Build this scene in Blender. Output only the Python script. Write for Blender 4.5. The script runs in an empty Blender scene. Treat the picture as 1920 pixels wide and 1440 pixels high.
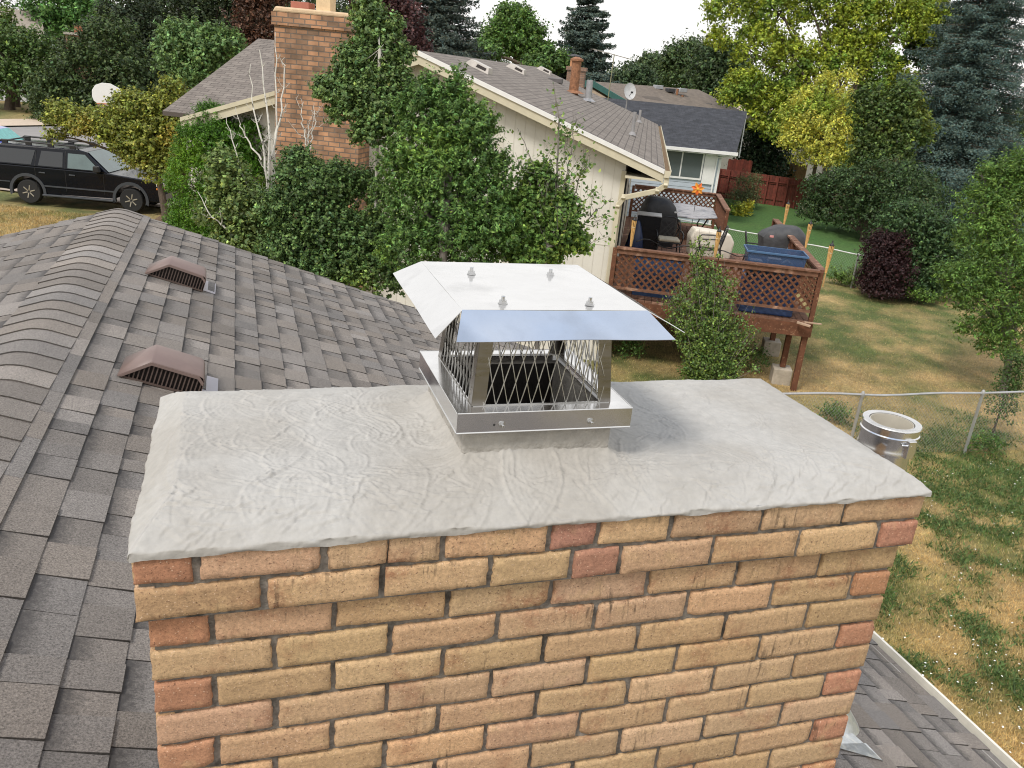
import bpy, math, random
import numpy as np
from mathutils import Vector, Matrix
rng = np.random.default_rng(7); random.seed(7)
S = bpy.context.scene; COL = S.collection
# ---------------------------------------------------------------- camera
CAM = np.array([0.158, -1.248, 0.891]); F = 1570.8
yaw, pitch, roll = 0.3311, 0.3576, 0.0961
fw = np.array([math.sin(yaw)*math.cos(pitch), math.cos(yaw)*math.cos(pitch), -math.sin(pitch)])
r0 = np.array([math.cos(yaw), -math.sin(yaw), 0.0]); u0 = np.cross(r0, fw)
rt = math.cos(roll)*r0+math.sin(roll)*u0; up = -math.sin(roll)*r0+math.cos(roll)*u0
cam = bpy.data.cameras.new('camera'); co = bpy.data.objects.new('camera', cam); COL.objects.link(co)
co.matrix_world = Matrix(((rt[0], up[0], -fw[0], CAM[0]), (rt[1], up[1], -fw[1], CAM[1]), (rt[2], up[2], -fw[2], CAM[2]), (0, 0, 0, 1)))
cam.sensor_width = 36; cam.lens = F/1920*36; cam.clip_start = .05; cam.clip_end = 2000
S.camera = co
try: S.cycles.filter_width = 1.05
except Exception: pass
def ray(x, y): return fw+rt*(x-960)/F-up*(y-720)/F
def atz(x, y, z): d = ray(x, y); return CAM+d*(z-CAM[2])/d[2]
def atd(x, y, d): return CAM+ray(x, y)*d
# ---------------------------------------------------------------- world and sun
SUN_EL, SUN_AZ = math.radians(52), math.radians(-125)      # azimuth from +Y towards +X: behind the camera on its left
W = bpy.data.worlds.new('World'); S.world = W; W.use_nodes = True
nt = W.node_tree; nt.nodes.clear()
out = nt.nodes.new('ShaderNodeOutputWorld'); bg = nt.nodes.new('ShaderNodeBackground'); bg.inputs[1].default_value = 0.118
sky = nt.nodes.new('ShaderNodeTexSky'); sky.sky_type = 'NISHITA'; sky.sun_disc = False
sky.sun_elevation = SUN_EL; sky.sun_rotation = SUN_AZ; sky.dust_density = 2.5; sky.air_density = 1.0; sky.altitude = 1500
tc = nt.nodes.new('ShaderNodeTexCoord'); nz = nt.nodes.new('ShaderNodeTexNoise'); nz.inputs['Scale'].default_value = 1.6; nz.inputs['Detail'].default_value = 6
nt.links.new(tc.outputs['Generated'], nz.inputs['Vector'])
sx = nt.nodes.new('ShaderNodeSeparateXYZ'); nt.links.new(tc.outputs['Generated'], sx.inputs[0])
ma = nt.nodes.new('ShaderNodeMath'); ma.operation = 'MULTIPLY_ADD'; nt.links.new(sx.outputs['Z'], ma.inputs[0]); ma.inputs[1].default_value = -.55; nt.links.new(nz.outputs['Fac'], ma.inputs[2])
cr = nt.nodes.new('ShaderNodeMapRange'); nt.links.new(ma.outputs[0], cr.inputs[0]); cr.inputs[1].default_value = -.10; cr.inputs[2].default_value = .08; cr.inputs[3].default_value = .0; cr.inputs[4].default_value = 1.0
mx = nt.nodes.new('ShaderNodeMix'); mx.data_type = 'RGBA'; m9 = nt.nodes.new('ShaderNodeMapRange'); nt.links.new(cr.outputs[0], m9.inputs[0]); m9.inputs[3].default_value = .82; m9.inputs[4].default_value = 1.0; nt.links.new(m9.outputs[0], mx.inputs['Factor'])
nt.links.new(sky.outputs[0], mx.inputs[6]); v2 = nt.nodes.new('ShaderNodeMix'); v2.data_type = 'RGBA'; v2.inputs[6].default_value = (5.4, 6.9, 9.5, 1); v2.inputs[7].default_value = (9.6, 9.5, 9.3, 1); nt.links.new(cr.outputs[0], v2.inputs['Factor']); nt.links.new(v2.outputs[2], mx.inputs[7])      # bright cloud veil, thin and bluish overhead
nt.links.new(mx.outputs[2], bg.inputs[0]); nt.links.new(bg.outputs[0], out.inputs[0])
sl = bpy.data.lights.new('sun', 'SUN'); sl.energy = 2.8; sl.angle = math.radians(14); sl.color = (1, .95, .88)
so = bpy.data.objects.new('sun', sl); COL.objects.link(so)
sd = Vector((math.sin(SUN_AZ)*math.cos(SUN_EL), math.cos(SUN_AZ)*math.cos(SUN_EL), math.sin(SUN_EL)))
so.rotation_euler = sd.to_track_quat('Z', 'Y').to_euler(); so.location = (0, 0, 40)
S.view_settings.view_transform = 'Standard'; S.view_settings.look = 'None'; S.view_settings.exposure = 0.0; S.view_settings.gamma = 1
# ---------------------------------------------------------------- mesh helpers
def tag(o, label=None, cat=None, group=None, kind=None):
    if label: o['label'] = label
    if cat: o['category'] = cat
    if group: o['group'] = group
    if kind: o['kind'] = kind
    return o
def thing(name, label, cat, loc=(0, 0, 0), rz=0, group=None):
    o = bpy.data.objects.new(name, None); COL.objects.link(o); o.location = loc; o.rotation_euler = (0, 0, rz)
    return tag(o, label, cat, group)
def dup(root, loc, rz=None, label=None):
    r = root.copy(); COL.objects.link(r); r.location = loc
    if rz is not None: r.rotation_euler = (0, 0, rz)
    if label: r['label'] = label
    for ch in list(root.children):
        c = ch.copy(); COL.objects.link(c); c.parent = r
        for g in ch.children:
            d = g.copy(); COL.objects.link(d); d.parent = c
    return r
def link(name, me, mat, parent=None, label=None, smooth=False):
    o = bpy.data.objects.new(name, me); COL.objects.link(o)
    if mat: me.materials.append(mat)
    if parent is not None: o.parent = parent
    if label: o['label'] = label
    if smooth: me.polygons.foreach_set('use_smooth', [True]*len(me.polygons))
    return o
def npmesh(name, V, Fc, mat, parent=None, cols=None, uv=None, smooth=False, label=None, pcols=None):
    """V (N,3); Fc (M,k) faces of one size; cols (M,3) face colours; pcols (N,3) point colours; uv (M*k,2)"""
    V = np.asarray(V, np.float32); Fc = np.asarray(Fc, np.int32); M_, k = Fc.shape
    me = bpy.data.meshes.new(name)
    me.vertices.add(len(V)); me.vertices.foreach_set('co', V.ravel())
    me.loops.add(M_*k); me.loops.foreach_set('vertex_index', Fc.ravel())
    me.polygons.add(M_); me.polygons.foreach_set('loop_start', np.arange(0, M_*k, k, dtype=np.int32))
    try: me.polygons.foreach_set('loop_total', np.full(M_, k, np.int32))
    except Exception: pass
    me.update(calc_edges=True)
    if cols is not None:
        a = me.attributes.new('Col', 'FLOAT_COLOR', 'FACE'); a.data.foreach_set('color', np.c_[cols, np.ones(M_)].astype(np.float32).ravel())
    if pcols is not None:
        a = me.attributes.new('Col', 'FLOAT_COLOR', 'POINT'); a.data.foreach_set('color', np.c_[pcols, np.ones(len(V))].astype(np.float32).ravel())
    if uv is not None:
        l = me.uv_layers.new(name='UVMap'); l.data.foreach_set('uv', np.asarray(uv, np.float32).ravel())
    return link(name, me, mat, parent, label, smooth)
def nrm(a): a = np.asarray(a, float); return a/np.linalg.norm(a)
class MB:
    def __init__(s): s.v = []; s.f = []; s.c = []; s.u = []
    def add(s, vs, fs, col=(1, 1, 1), uv=None):
        b = len(s.v); s.v += [tuple(map(float, p)) for p in vs]
        for i, f in enumerate(fs):
            s.f.append(tuple(b+k for k in f)); s.c.append(col)
            s.u.append(uv[i] if uv else None)
        return s
    def box(s, x0, x1, y0, y1, z0, z1, col=(1, 1, 1)):
        return s.add([(x, y, z) for z in (z0, z1) for y in (y0, y1) for x in (x0, x1)],
                     [(0, 2, 3, 1), (4, 5, 7, 6), (0, 1, 5, 4), (2, 6, 7, 3), (0, 4, 6, 2), (1, 3, 7, 5)], col)
    def bar(s, p, q, w, h, upv=(0, 0, 1), col=(1, 1, 1)):
        """rectangular bar from p to q: w across, h along upv"""
        p = np.array(p, float); q = np.array(q, float); d = nrm(q-p); a = np.cross(d, upv)
        if np.linalg.norm(a) < 1e-6: a = np.cross(d, (1, 0, 0))
        a = nrm(a); b = np.cross(a, d); vs = []
        for e in (p, q):
            for sa, sb in ((-1, -1), (1, -1), (1, 1), (-1, 1)): vs.append(e+a*sa*w/2+b*sb*h/2)
        return s.add(vs, [(0, 1, 2, 3), (7, 6, 5, 4), (0, 4, 5, 1), (1, 5, 6, 2), (2, 6, 7, 3), (3, 7, 4, 0)], col)
    def tube(s, pts, r, seg=8, col=(1, 1, 1), cap=True):
        pts = [np.array(p, float) for p in pts]; n = len(pts)
        rs = r if hasattr(r, '__len__') else [r]*n
        vs = []; a = None
        for i, p in enumerate(pts):
            d = nrm(pts[min(i+1, n-1)]-pts[max(i-1, 0)])
            if a is None:
                a = np.cross(d, (0, 0, 1)) if abs(d[2]) < .9 else np.cross(d, (1, 0, 0))
            a = nrm(a-d*np.dot(a, d)); b = np.cross(d, a)
            for k in range(seg):
                t = 2*math.pi*k/seg; vs.append(p+(a*math.cos(t)+b*math.sin(t))*rs[i])
        fs = [(i*seg+k, i*seg+(k+1) % seg, (i+1)*seg+(k+1) % seg, (i+1)*seg+k) for i in range(n-1) for k in range(seg)]
        if cap: fs += [tuple(range(seg))[::-1], tuple((n-1)*seg+k for k in range(seg))]
        return s.add(vs, fs, col)
    def lathe(s, prof, c=(0, 0, 0), seg=24, ax='z', col=(1, 1, 1), sx=1, sy=1):
        vs = []; n = len(prof)
        for r, h in prof:
            for k in range(seg):
                t = 2*math.pi*k/seg; x, y = r*math.cos(t)*sx, r*math.sin(t)*sy
                p = {'z': (x, y, h), 'y': (x, h, y), 'x': (h, x, y)}[ax]; vs.append((c[0]+p[0], c[1]+p[1], c[2]+p[2]))
        fs = [(i*seg+k, i*seg+(k+1) % seg, (i+1)*seg+(k+1) % seg, (i+1)*seg+k) for i in range(n-1) for k in range(seg)]
        if prof[0][0] > 1e-4: fs.append(tuple(range(seg))[::-1])
        if prof[-1][0] > 1e-4: fs.append(tuple((n-1)*seg+k for k in range(seg)))
        return s.add(vs, fs, col)
    def prism(s, poly, a, b, ax='y', col=(1, 1, 1)):
        """poly in the two other axes (x,z for y; y,z for x; x,y for z) extruded a..b"""
        n = len(poly); mk = {'y': lambda p, t: (p[0], t, p[1]), 'x': lambda p, t: (t, p[0], p[1]), 'z': lambda p, t: (p[0], p[1], t)}[ax]
        vs = [mk(p, a) for p in poly]+[mk(p, b) for p in poly]
        fs = [tuple(range(n)), tuple(range(2*n-1, n-1, -1))]+[(i, i+n, (i+1) % n+n, (i+1) % n) for i in range(n)]
        return s.add(vs, fs, col)
    def quad(s, a, b, c, d, uv=None, col=(1, 1, 1)): return s.add([a, b, c, d], [(0, 1, 2, 3)], col, [uv] if uv else None)
    def slab(s, a, b, c, d, t, uvs=None, col=(1, 1, 1)):
        """thick quad, top face a b c d with uv, thickness t downwards"""
        lo = [(p[0], p[1], p[2]-t) for p in (a, b, c, d)]
        return s.add([a, b, c, d]+lo, [(0, 1, 2, 3), (7, 6, 5, 4), (0, 4, 5, 1), (1, 5, 6, 2), (2, 6, 7, 3), (3, 7, 4, 0)], col, [uvs]+[None]*5)
    def build(s, name, mat, parent=None, label=None, smooth=False, bevel=0, loc=None, rz=0, fix=True):
        me = bpy.data.meshes.new(name); me.from_pydata(s.v, [], s.f); me.update()
        a = me.attributes.new('Col', 'FLOAT_COLOR', 'FACE'); a.data.foreach_set('color', [x for c in s.c for x in (c[0], c[1], c[2], 1)])
        if any(u is not None for u in s.u):
            l = me.uv_layers.new(name='UVMap'); i = 0
            for f, u in zip(s.f, s.u):
                for k in range(len(f)):
                    l.data[i].uv = u[k] if u else (0, 0)
                    i += 1
        o = link(name, me, mat, parent, label, False)
        if fix:
            import bmesh
            bm = bmesh.new(); bm.from_mesh(me); bmesh.ops.recalc_face_normals(bm, faces=bm.faces); bm.to_mesh(me); bm.free()
        if smooth:
            me.polygons.foreach_set('use_smooth', [True]*len(me.polygons))
            try: me.set_sharp_from_angle(angle=math.radians(40))
            except Exception: pass
        if bevel:
            m = o.modifiers.new('bevel', 'BEVEL'); m.width = bevel; m.segments = 2; m.limit_method = 'ANGLE'
        if loc is not None: o.location = loc; o.rotation_euler = (0, 0, rz)
        return o
# ---------------------------------------------------------------- value noise
_T = rng.random((256, 256))
def vnoise(x, y):
    x = np.asarray(x, float); y = np.asarray(y, float)
    xi = np.floor(x).astype(int); yi = np.floor(y).astype(int); fx = x-xi; fy = y-yi; fx = fx*fx*(3-2*fx); fy = fy*fy*(3-2*fy)
    g = lambda a, b: _T[a % 256, b % 256]
    return (g(xi, yi)*(1-fx)+g(xi+1, yi)*fx)*(1-fy)+(g(xi, yi+1)*(1-fx)+g(xi+1, yi+1)*fx)*fy
def fbm(x, y, o=4):
    s = 0; a = .5; t = 0
    for i in range(o): s = s+a*vnoise(x*2**i+17*i, y*2**i+5*i); t += a; a *= .5
    return s/t
# ---------------------------------------------------------------- materials
def mat(name, col, rough=.8, metal=0, var=.12, ns=6, bump=0, bs=40, attr=False, spec=.5, coat=0, coord='Object', stretch=None, emit=0, alpha=1, dirt=None, dist=.01):
    m = bpy.data.materials.new(name); m.use_nodes = True; t = m.node_tree; N = t.nodes; L = t.links
    b = N['Principled BSDF']; b.inputs['Roughness'].default_value = rough; b.inputs['Metallic'].default_value = metal
    b.inputs['Specular IOR Level'].default_value = spec; b.inputs['Coat Weight'].default_value = coat
    tcn = N.new('ShaderNodeTexCoord'); mp = N.new('ShaderNodeMapping'); L.new(tcn.outputs[coord], mp.inputs[0])
    if stretch: mp.inputs['Scale'].default_value = stretch
    base = N.new('ShaderNodeRGB'); base.outputs[0].default_value = (*col, 1); c = base.outputs[0]
    if attr:
        at = N.new('ShaderNodeAttribute'); at.attribute_name = 'Col'; mu = N.new('ShaderNodeMix'); mu.data_type = 'RGBA'; mu.blend_type = 'MULTIPLY'
        mu.inputs['Factor'].default_value = 1; L.new(c, mu.inputs[6]); L.new(at.outputs['Color'], mu.inputs[7]); c = mu.outputs[2]
    if dirt:      # (colour, scale, low, high)
        n2 = N.new('ShaderNodeTexNoise'); n2.inputs['Scale'].default_value = dirt[1]; n2.inputs['Detail'].default_value = 6; L.new(mp.outputs[0], n2.inputs['Vector'])
        mr = N.new('ShaderNodeMapRange'); L.new(n2.outputs['Fac'], mr.inputs[0]); mr.inputs[1].default_value = dirt[2]; mr.inputs[2].default_value = dirt[3]
        md = N.new('ShaderNodeMix'); md.data_type = 'RGBA'; L.new(mr.outputs[0], md.inputs['Factor']); L.new(c, md.inputs[6]); md.inputs[7].default_value = (*dirt[0], 1); c = md.outputs[2]
    if var:
        n = N.new('ShaderNodeTexNoise'); n.inputs['Scale'].default_value = ns; n.inputs['Detail'].default_value = 7; n.inputs['Roughness'].default_value = .65; L.new(mp.outputs[0], n.inputs['Vector'])
        mr = N.new('ShaderNodeMapRange'); L.new(n.outputs['Fac'], mr.inputs[0]); mr.inputs[1].default_value = .25; mr.inputs[2].default_value = .75
        mr.inputs[3].default_value = 1-var*1.6; mr.inputs[4].default_value = 1+var*1.6
        mu = N.new('ShaderNodeMix'); mu.data_type = 'RGBA'; mu.blend_type = 'MULTIPLY'; mu.inputs['Factor'].default_value = 1; L.new(c, mu.inputs[6]); L.new(mr.outputs[0], mu.inputs[7]); c = mu.outputs[2]
    L.new(c, b.inputs['Base Color'])
    if bump:
        n = N.new('ShaderNodeTexNoise'); n.inputs['Scale'].default_value = bs; n.inputs['Detail'].default_value = 5; L.new(mp.outputs[0], n.inputs['Vector'])
        bp = N.new('ShaderNodeBump'); bp.inputs['Strength'].default_value = bump; bp.inputs['Distance'].default_value = dist; L.new(n.outputs['Fac'], bp.inputs['Height']); L.new(bp.outputs[0], b.inputs['Normal'])
    if alpha < 1: b.inputs['Alpha'].default_value = alpha
    return m
def leafmat(name, tr=.27, rough=.55):
    m = bpy.data.materials.new(name); m.use_nodes = True; t = m.node_tree; N = t.nodes; L = t.links
    b = N['Principled BSDF']; b.inputs['Roughness'].default_value = rough; b.inputs['Specular IOR Level'].default_value = .35
    at = N.new('ShaderNodeAttribute'); at.attribute_name = 'Col'; L.new(at.outputs['Color'], b.inputs['Base Color'])
    tl = N.new('ShaderNodeBsdfTranslucent'); hs = N.new('ShaderNodeHueSaturation'); hs.inputs['Hue'].default_value = .485; hs.inputs['Value'].default_value = 1.5; L.new(at.outputs['Color'], hs.inputs['Color']); L.new(hs.outputs[0], tl.inputs[0])
    ms = N.new('ShaderNodeMixShader'); ms.inputs[0].default_value = tr; L.new(b.outputs[0], ms.inputs[1]); L.new(tl.outputs[0], ms.inputs[2]); L.new(ms.outputs[0], N['Material Output'].inputs[0])
    return m
LEAF = leafmat('foliage'); NEEDLE = leafmat('needles', .12, .6)
def bricktex(name, c1, c2, mort, bw, bh, ms=.012, rough=.85, bump=.5, offset=.5, var=.2):
    """flat courses for surfaces far away; UVs are in metres"""
    m = mat(name, (1, 1, 1), rough, var=0); t = m.node_tree; N = t.nodes; L = t.links; b = N['Principled BSDF']
    uv = N.new('ShaderNodeUVMap'); br = N.new('ShaderNodeTexBrick'); L.new(uv.outputs[0], br.inputs['Vector']); br.offset = offset
    br.inputs['Color1'].default_value = (*c1, 1); br.inputs['Color2'].default_value = (*c2, 1); br.inputs['Mortar'].default_value = (*mort, 1)
    br.inputs['Scale'].default_value = 1; br.inputs['Brick Width'].default_value = bw; br.inputs['Row Height'].default_value = bh; br.inputs['Mortar Size'].default_value = ms; br.inputs['Mortar Smooth'].default_value = .2
    n = N.new('ShaderNodeTexNoise'); n.inputs['Scale'].default_value = 3.2; n.inputs['Detail'].default_value = 8; L.new(uv.outputs[0], n.inputs['Vector'])
    mr = N.new('ShaderNodeMapRange'); L.new(n.outputs['Fac'], mr.inputs[0]); mr.inputs[1].default_value = .25; mr.inputs[2].default_value = .75; mr.inputs[3].default_value = 1-var; mr.inputs[4].default_value = 1+var
    mu = N.new('ShaderNodeMix'); mu.data_type = 'RGBA'; mu.blend_type = 'MULTIPLY'; mu.inputs['Factor'].default_value = 1; L.new(br.outputs['Color'], mu.inputs[6]); L.new(mr.outputs[0], mu.inputs[7]); L.new(mu.outputs[2], b.inputs['Base Color'])
    bp = N.new('ShaderNodeBump'); bp.inputs['Strength'].default_value = bump; bp.inputs['Distance'].default_value = .01; bp.invert = True; L.new(br.outputs['Fac'], bp.inputs['Height']); L.new(bp.outputs[0], b.inputs['Normal'])
    return m
# ================================================================ NEAR CHIMNEY
H_ = .0677
def brick_mat():
    m = mat('wirecut_brick', (1, 1, 1), .88, var=0); t = m.node_tree; N = t.nodes; L = t.links; b = N['Principled BSDF']
    at = N.new('ShaderNodeAttribute'); at.attribute_name = 'Col'; c = at.outputs['Color']
    uv = N.new('ShaderNodeUVMap'); tcn = N.new('ShaderNodeTexCoord')
    def noise(scale, vec, det=5, rough=.6, st=None):
        n = N.new('ShaderNodeTexNoise'); n.inputs['Scale'].default_value = scale; n.inputs['Detail'].default_value = det; n.inputs['Roughness'].default_value = rough
        if st:
            mp = N.new('ShaderNodeMapping'); mp.inputs['Scale'].default_value = st; L.new(vec, mp.inputs[0]); vec = mp.outputs[0]
        L.new(vec, n.inputs['Vector']); return n.outputs['Fac']
    def rmp(f, a, bb, lo=0, hi=1):
        r = N.new('ShaderNodeMapRange'); L.new(f, r.inputs[0]); r.inputs[1].default_value = a; r.inputs[2].default_value = bb; r.inputs[3].default_value = lo; r.inputs[4].default_value = hi; return r.outputs[0]
    def mixc(f, c, col, mode='MIX', k=None):
        q = N.new('ShaderNodeMix'); q.data_type = 'RGBA'; q.blend_type = mode
        if f is None: q.inputs['Factor'].default_value = k
        else: L.new(f, q.inputs['Factor'])
        L.new(c, q.inputs[6])
        if isinstance(col, tuple): q.inputs[7].default_value = (*col, 1)
        else: L.new(col, q.inputs[7])
        return q.outputs[2]
    O = tcn.outputs['Object']
    def mul(a, bb):
        q = N.new('ShaderNodeMath'); q.operation = 'MULTIPLY'; L.new(a, q.inputs[0]); L.new(bb, q.inputs[1]); return q.outputs[0]
    c = mixc(mul(rmp(noise(8, O, 4), .53, .68, 0, .6), rmp(noise(60, O, 5, .75), .38, .58, .1, 1)), c, (.26, .085, .04))      # red flashed patches
    c = mixc(rmp(noise(14, O, 3), .56, .74, 0, .55), c, (.58, .40, .21))       # pale buff patches
    c = mixc(rmp(noise(30, O, 4), .3, .7, .78, 1.2), c, c) if False else c
    v = N.new('ShaderNodeMix'); v.data_type = 'RGBA'; v.blend_type = 'MULTIPLY'; v.inputs['Factor'].default_value = 1; L.new(c, v.inputs[6]); L.new(rmp(noise(110, O, 7, .9), .3, .7, .52, 1.45), v.inputs[7]); c = v.outputs[2]
    c = mixc(mul(rmp(noise(1, O, 3, .6, (95, 95, 9)), .54, .68, 0, .8), rmp(noise(7, O), .53, .62)), c, (.05, .035, .022))     # dark vertical streaks
    c = mixc(rmp(noise(190, O, 3, .7), .60, .68, 0, .8), c, (.11, .05, .028))      # dark pits
    vo = N.new('ShaderNodeTexVoronoi'); vo.inputs['Scale'].default_value = 120; L.new(O, vo.inputs['Vector'])
    c = mixc(rmp(vo.outputs['Distance'], .11, .17, .6, 0), c, (.78, .58, .42))   # pale grog specks
    L.new(c, b.inputs['Base Color'])
    bp = N.new('ShaderNodeBump'); bp.inputs['Strength'].default_value = .8; bp.inputs['Distance'].default_value = .003; L.new(noise(190, O, 6, .8), bp.inputs['Height'])
    bp2 = N.new('ShaderNodeBump'); bp2.inputs['Strength'].default_value = .3; bp2.inputs['Distance'].default_value = .003; L.new(noise(28, O, 4, .6), bp2.inputs['Height']); L.new(bp.outputs[0], bp2.inputs['Normal'])
    L.new(bp2.outputs[0], b.inputs['Normal'])
    return m
BRICK = brick_mat()
MORTAR = mat('weathered_mortar', (.205, .185, .16), .95, var=.35, ns=60, bump=1.0, bs=130, dirt=((.07, .062, .052), 22, .52, .68), dist=.004)
# a brick front is a small grid whose rim falls back; 'face' maps (s, t, depth) to the world
BV, BF, BC, BU = [], [], [], []
def brick(face, s0, s1, z0, z1, col, dep=.03):
    L_ = s1-s0; nx = max(6, int(L_/.008)); nzz = 9
    xs = np.linspace(0, 1, nx+1); zs = np.linspace(0, 1, nzz+1)
    # bunch the outer rows close to the rim
    xs[1] = .0028/L_; xs[-2] = 1-.0028/L_; hz = z1-z0; zs[1] = .0028/hz; zs[-2] = 1-.0028/hz
    X, Z = np.meshgrid(s0+xs*L_, z0+zs*hz); off = random.random()*50; dn = random.uniform(-.0008, .0012)
    tilt = random.uniform(-.0016, .0016); tz = random.uniform(-.0012, .0012)
    D = -dn+(vnoise(X*30+off, Z*40+off)-.5)*.0014+(vnoise(X*120+off, Z*120)-.5)*.0008
    rim = np.zeros_like(D); rim[0, :] = rim[-1, :] = 1; rim[:, 0] = rim[:, -1] = 1
    D = D+rim*(.0030+.002*vnoise(X*70+off, Z*70)); jit = (vnoise(X*120+3*off, Z*120)-.5)*.0042
    jx = np.zeros_like(D); jx[:, 0] = 1; jx[:, -1] = -1; jz = np.zeros_like(D); jz[0, :] = 1; jz[-1, :] = -1
    cr_ = random.random()
    if cr_ < .22:      # a chipped corner
        cx = random.choice((s0, s1)); cz = random.choice((z0, z1)); q = np.clip(1-np.hypot(X-cx, Z-cz)/random.uniform(.008, .018), 0, 1); D = D+q*.012
    X = X+jx*jit; Z = Z+jz*jit+(X-(s0+s1)/2)*tilt/L_*3+tz*.5
    P = face(X, Z, D).reshape(-1, 3); n = nx+1; base = sum(len(a) for a in BV); BV.append(P)
    a = np.arange(nzz)[:, None]*n+np.arange(nx)[None, :]; q = np.stack([a, a+1, a+n+1, a+n], -1).reshape(-1, 4)+base
    # side walls going back into the joint
    ring = [i for i in range(n)]+[(k+1)*n-1 for k in range(1, nzz+1)]+[nzz*n+i for i in range(nx-1, -1, -1)]+[k*n for k in range(nzz-1, 0, -1)]
    Xr, Zr = X.ravel()[ring], Z.ravel()[ring]; back = face(Xr, Zr, np.full(len(ring), dep)).reshape(-1, 3)
    b2 = base+len(P); BV.append(back); m_ = len(ring); rg = np.array(ring)+base; idx = np.arange(m_); nx_ = (idx+1) % m_
    w = np.stack([rg[nx_], rg[idx], b2+idx, b2+nx_], -1)
    for arr in (q, w): BF.append(arr); BC.append(np.tile(col, (len(arr), 1)))
CB, CD = 1.5144, .60      # body width and depth
def bcol(red=0):
    r = random.random(); k = random.uniform(.90, 1.10)
    if red == 2: c = np.array((.40, .20, .135))
    elif red == 1: c = np.array((.45, .225, .125))
    elif r < .3: c = np.array((.48, .315, .178))
    elif r < .75: c = np.array((.54, .36, .21))
    else: c = np.array((.55, .345, .20))
    return c*k*np.array((1, random.uniform(.97, 1.03), random.uniform(.92, 1.08)))
def frontf(y0): return lambda X, Z, D: np.stack([X, y0+D, Z], -1)
def backf(y0): return lambda X, Z, D: np.stack([CB-X, y0-D, Z], -1)
def leftf(x0, y1): return lambda X, Z, D: np.stack([x0+D, y1-X, Z], -1)
def rightf(x0, y0): return lambda X, Z, D: np.stack([x0-D, y0+X, Z], -1)
J = .0098; NR = 27
R1 = [(-.014, .072, 1), (.084, .274, 0), (.286, .386, 0), (.389, .478, 0), (.490, .676, 0), (.688, .774, 2), (.784, .926, 0), (.937, 1.128, 0), (1.139, 1.326, 0), (1.336, 1.531, 0)]
R2 = [(-.016, .176, 0), (.187, .374, 0), (.386, .571, 0), (.581, .729, 0), (.740, .829, 2), (.840, 1.028, 0), (1.040, 1.230, 0), (1.241, 1.429, 0), (1.441, 1.531, 2)]
for r in range(1, NR+1):
    zt = (3-r)*H_-J*.25; zb = zt-(H_-J)
    o_ = .016 if r <= 2 else 0
    if r == 1: rows = R1
    elif r == 2: rows = R2
    else:
        rows = []; 
        if r % 2:
            rows.append((0, .092, 1)); s = .1025
            while s < CB-.05: rows.append((s, min(s+.1927, CB), 0)); s += .2032
        else:
            s = 0
            while s < CB-.12: rows.append((s, s+.1927, 0)); s += .2032
            rows.append((CB-.092, CB, 1))
    for a, b_, red in rows: brick(frontf(-o_), a+random.uniform(-.001, .001), b_+random.uniform(-.001, .001), zb+random.uniform(-.0012, .0012), zt+random.uniform(-.0008, .0012), bcol(red))
    if r <= 20:
        for a, b_, red in [(0, .092, 1), (.1025, .295, 0), (.3055, .498, 0), (.508, .60, 0)] if r % 2 == 0 else [(0, .1927, 0), (.2032, .396, 0), (.4064, .60, 0)]:
            e = o_*2/.6
            a, b_ = max(a, .007), min(b_, .593); brick(rightf(CB+o_, -o_), a*(1+e), b_*(1+e), zb, zt, bcol(red)); brick(leftf(-o_, CD+o_), a*(1+e), b_*(1+e), zb, zt, bcol(red))
        s = 0
        while s < CB-.1: brick(backf(CD+o_), max(s, .007), min(s+.1927, CB-.007), zb, zt, bcol()); s += .2032
ch = thing('brick_chimney', 'wide tan brick chimney in front with a smooth pale mortar top', 'chimney', (0, 0, 0))
npmesh('brickwork', np.concatenate(BV), np.concatenate(BF), BRICK, ch, np.concatenate(BC))
# mortar body: rough recessed sheets behind the bricks
mb = MB(); mb.box(.006, CB-.006, .0088, CD-.0088, (3-NR)*H_, .001); mb.box(-.0095, CB+.0095, -.0078, CD+.0078, .0012, .13)
mb.build('mortar_joints', MORTAR, ch)
# crown: trowelled heightfield
X0, X1, Y0, Y1 = -.021, 1.541, -.022, .632
NX, NY = 760, 330
xs = np.linspace(X0, X1, NX); ys = np.linspace(Y0, Y1, NY); X, Y = np.meshgrid(xs, ys)
nz1 = fbm(X*9, Y*9, 3)-.5
dl = X-X0; dr = X1-X; df = Y-Y0; db = Y1-Y
def rise(d, w, h, e=1.9): t = np.clip(d/w, 0, 1); return h*(1-(1-t)**e)
wl = .062+.016*nz1; wr = .10; wf = .135+.05*nz1; wb = .12
prof = np.minimum.reduce([rise(dl, wl, .046, 1.15), rise(dr, wr, .046), rise(df, wf, .046), rise(db, wb, .046)])
k_ = 90.0
fx0, fx1, fy0, fy1 = .545, .840, .122, .434
dx = np.maximum(np.maximum(fx0-X, X-fx1), 0); dy = np.maximum(np.maximum(fy0-Y, Y-fy1), 0); dfl = np.hypot(dx, dy)
Z = .1365+prof+.004*np.exp(-dfl/.16)+(.024*np.exp(-(dfl/.020)**1.2)+.006*np.exp(-dfl/.10))*np.clip(df/.055, 0, 1)**.8+.010*(nz1)*np.clip(prof/.04, 0, 1)
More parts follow.
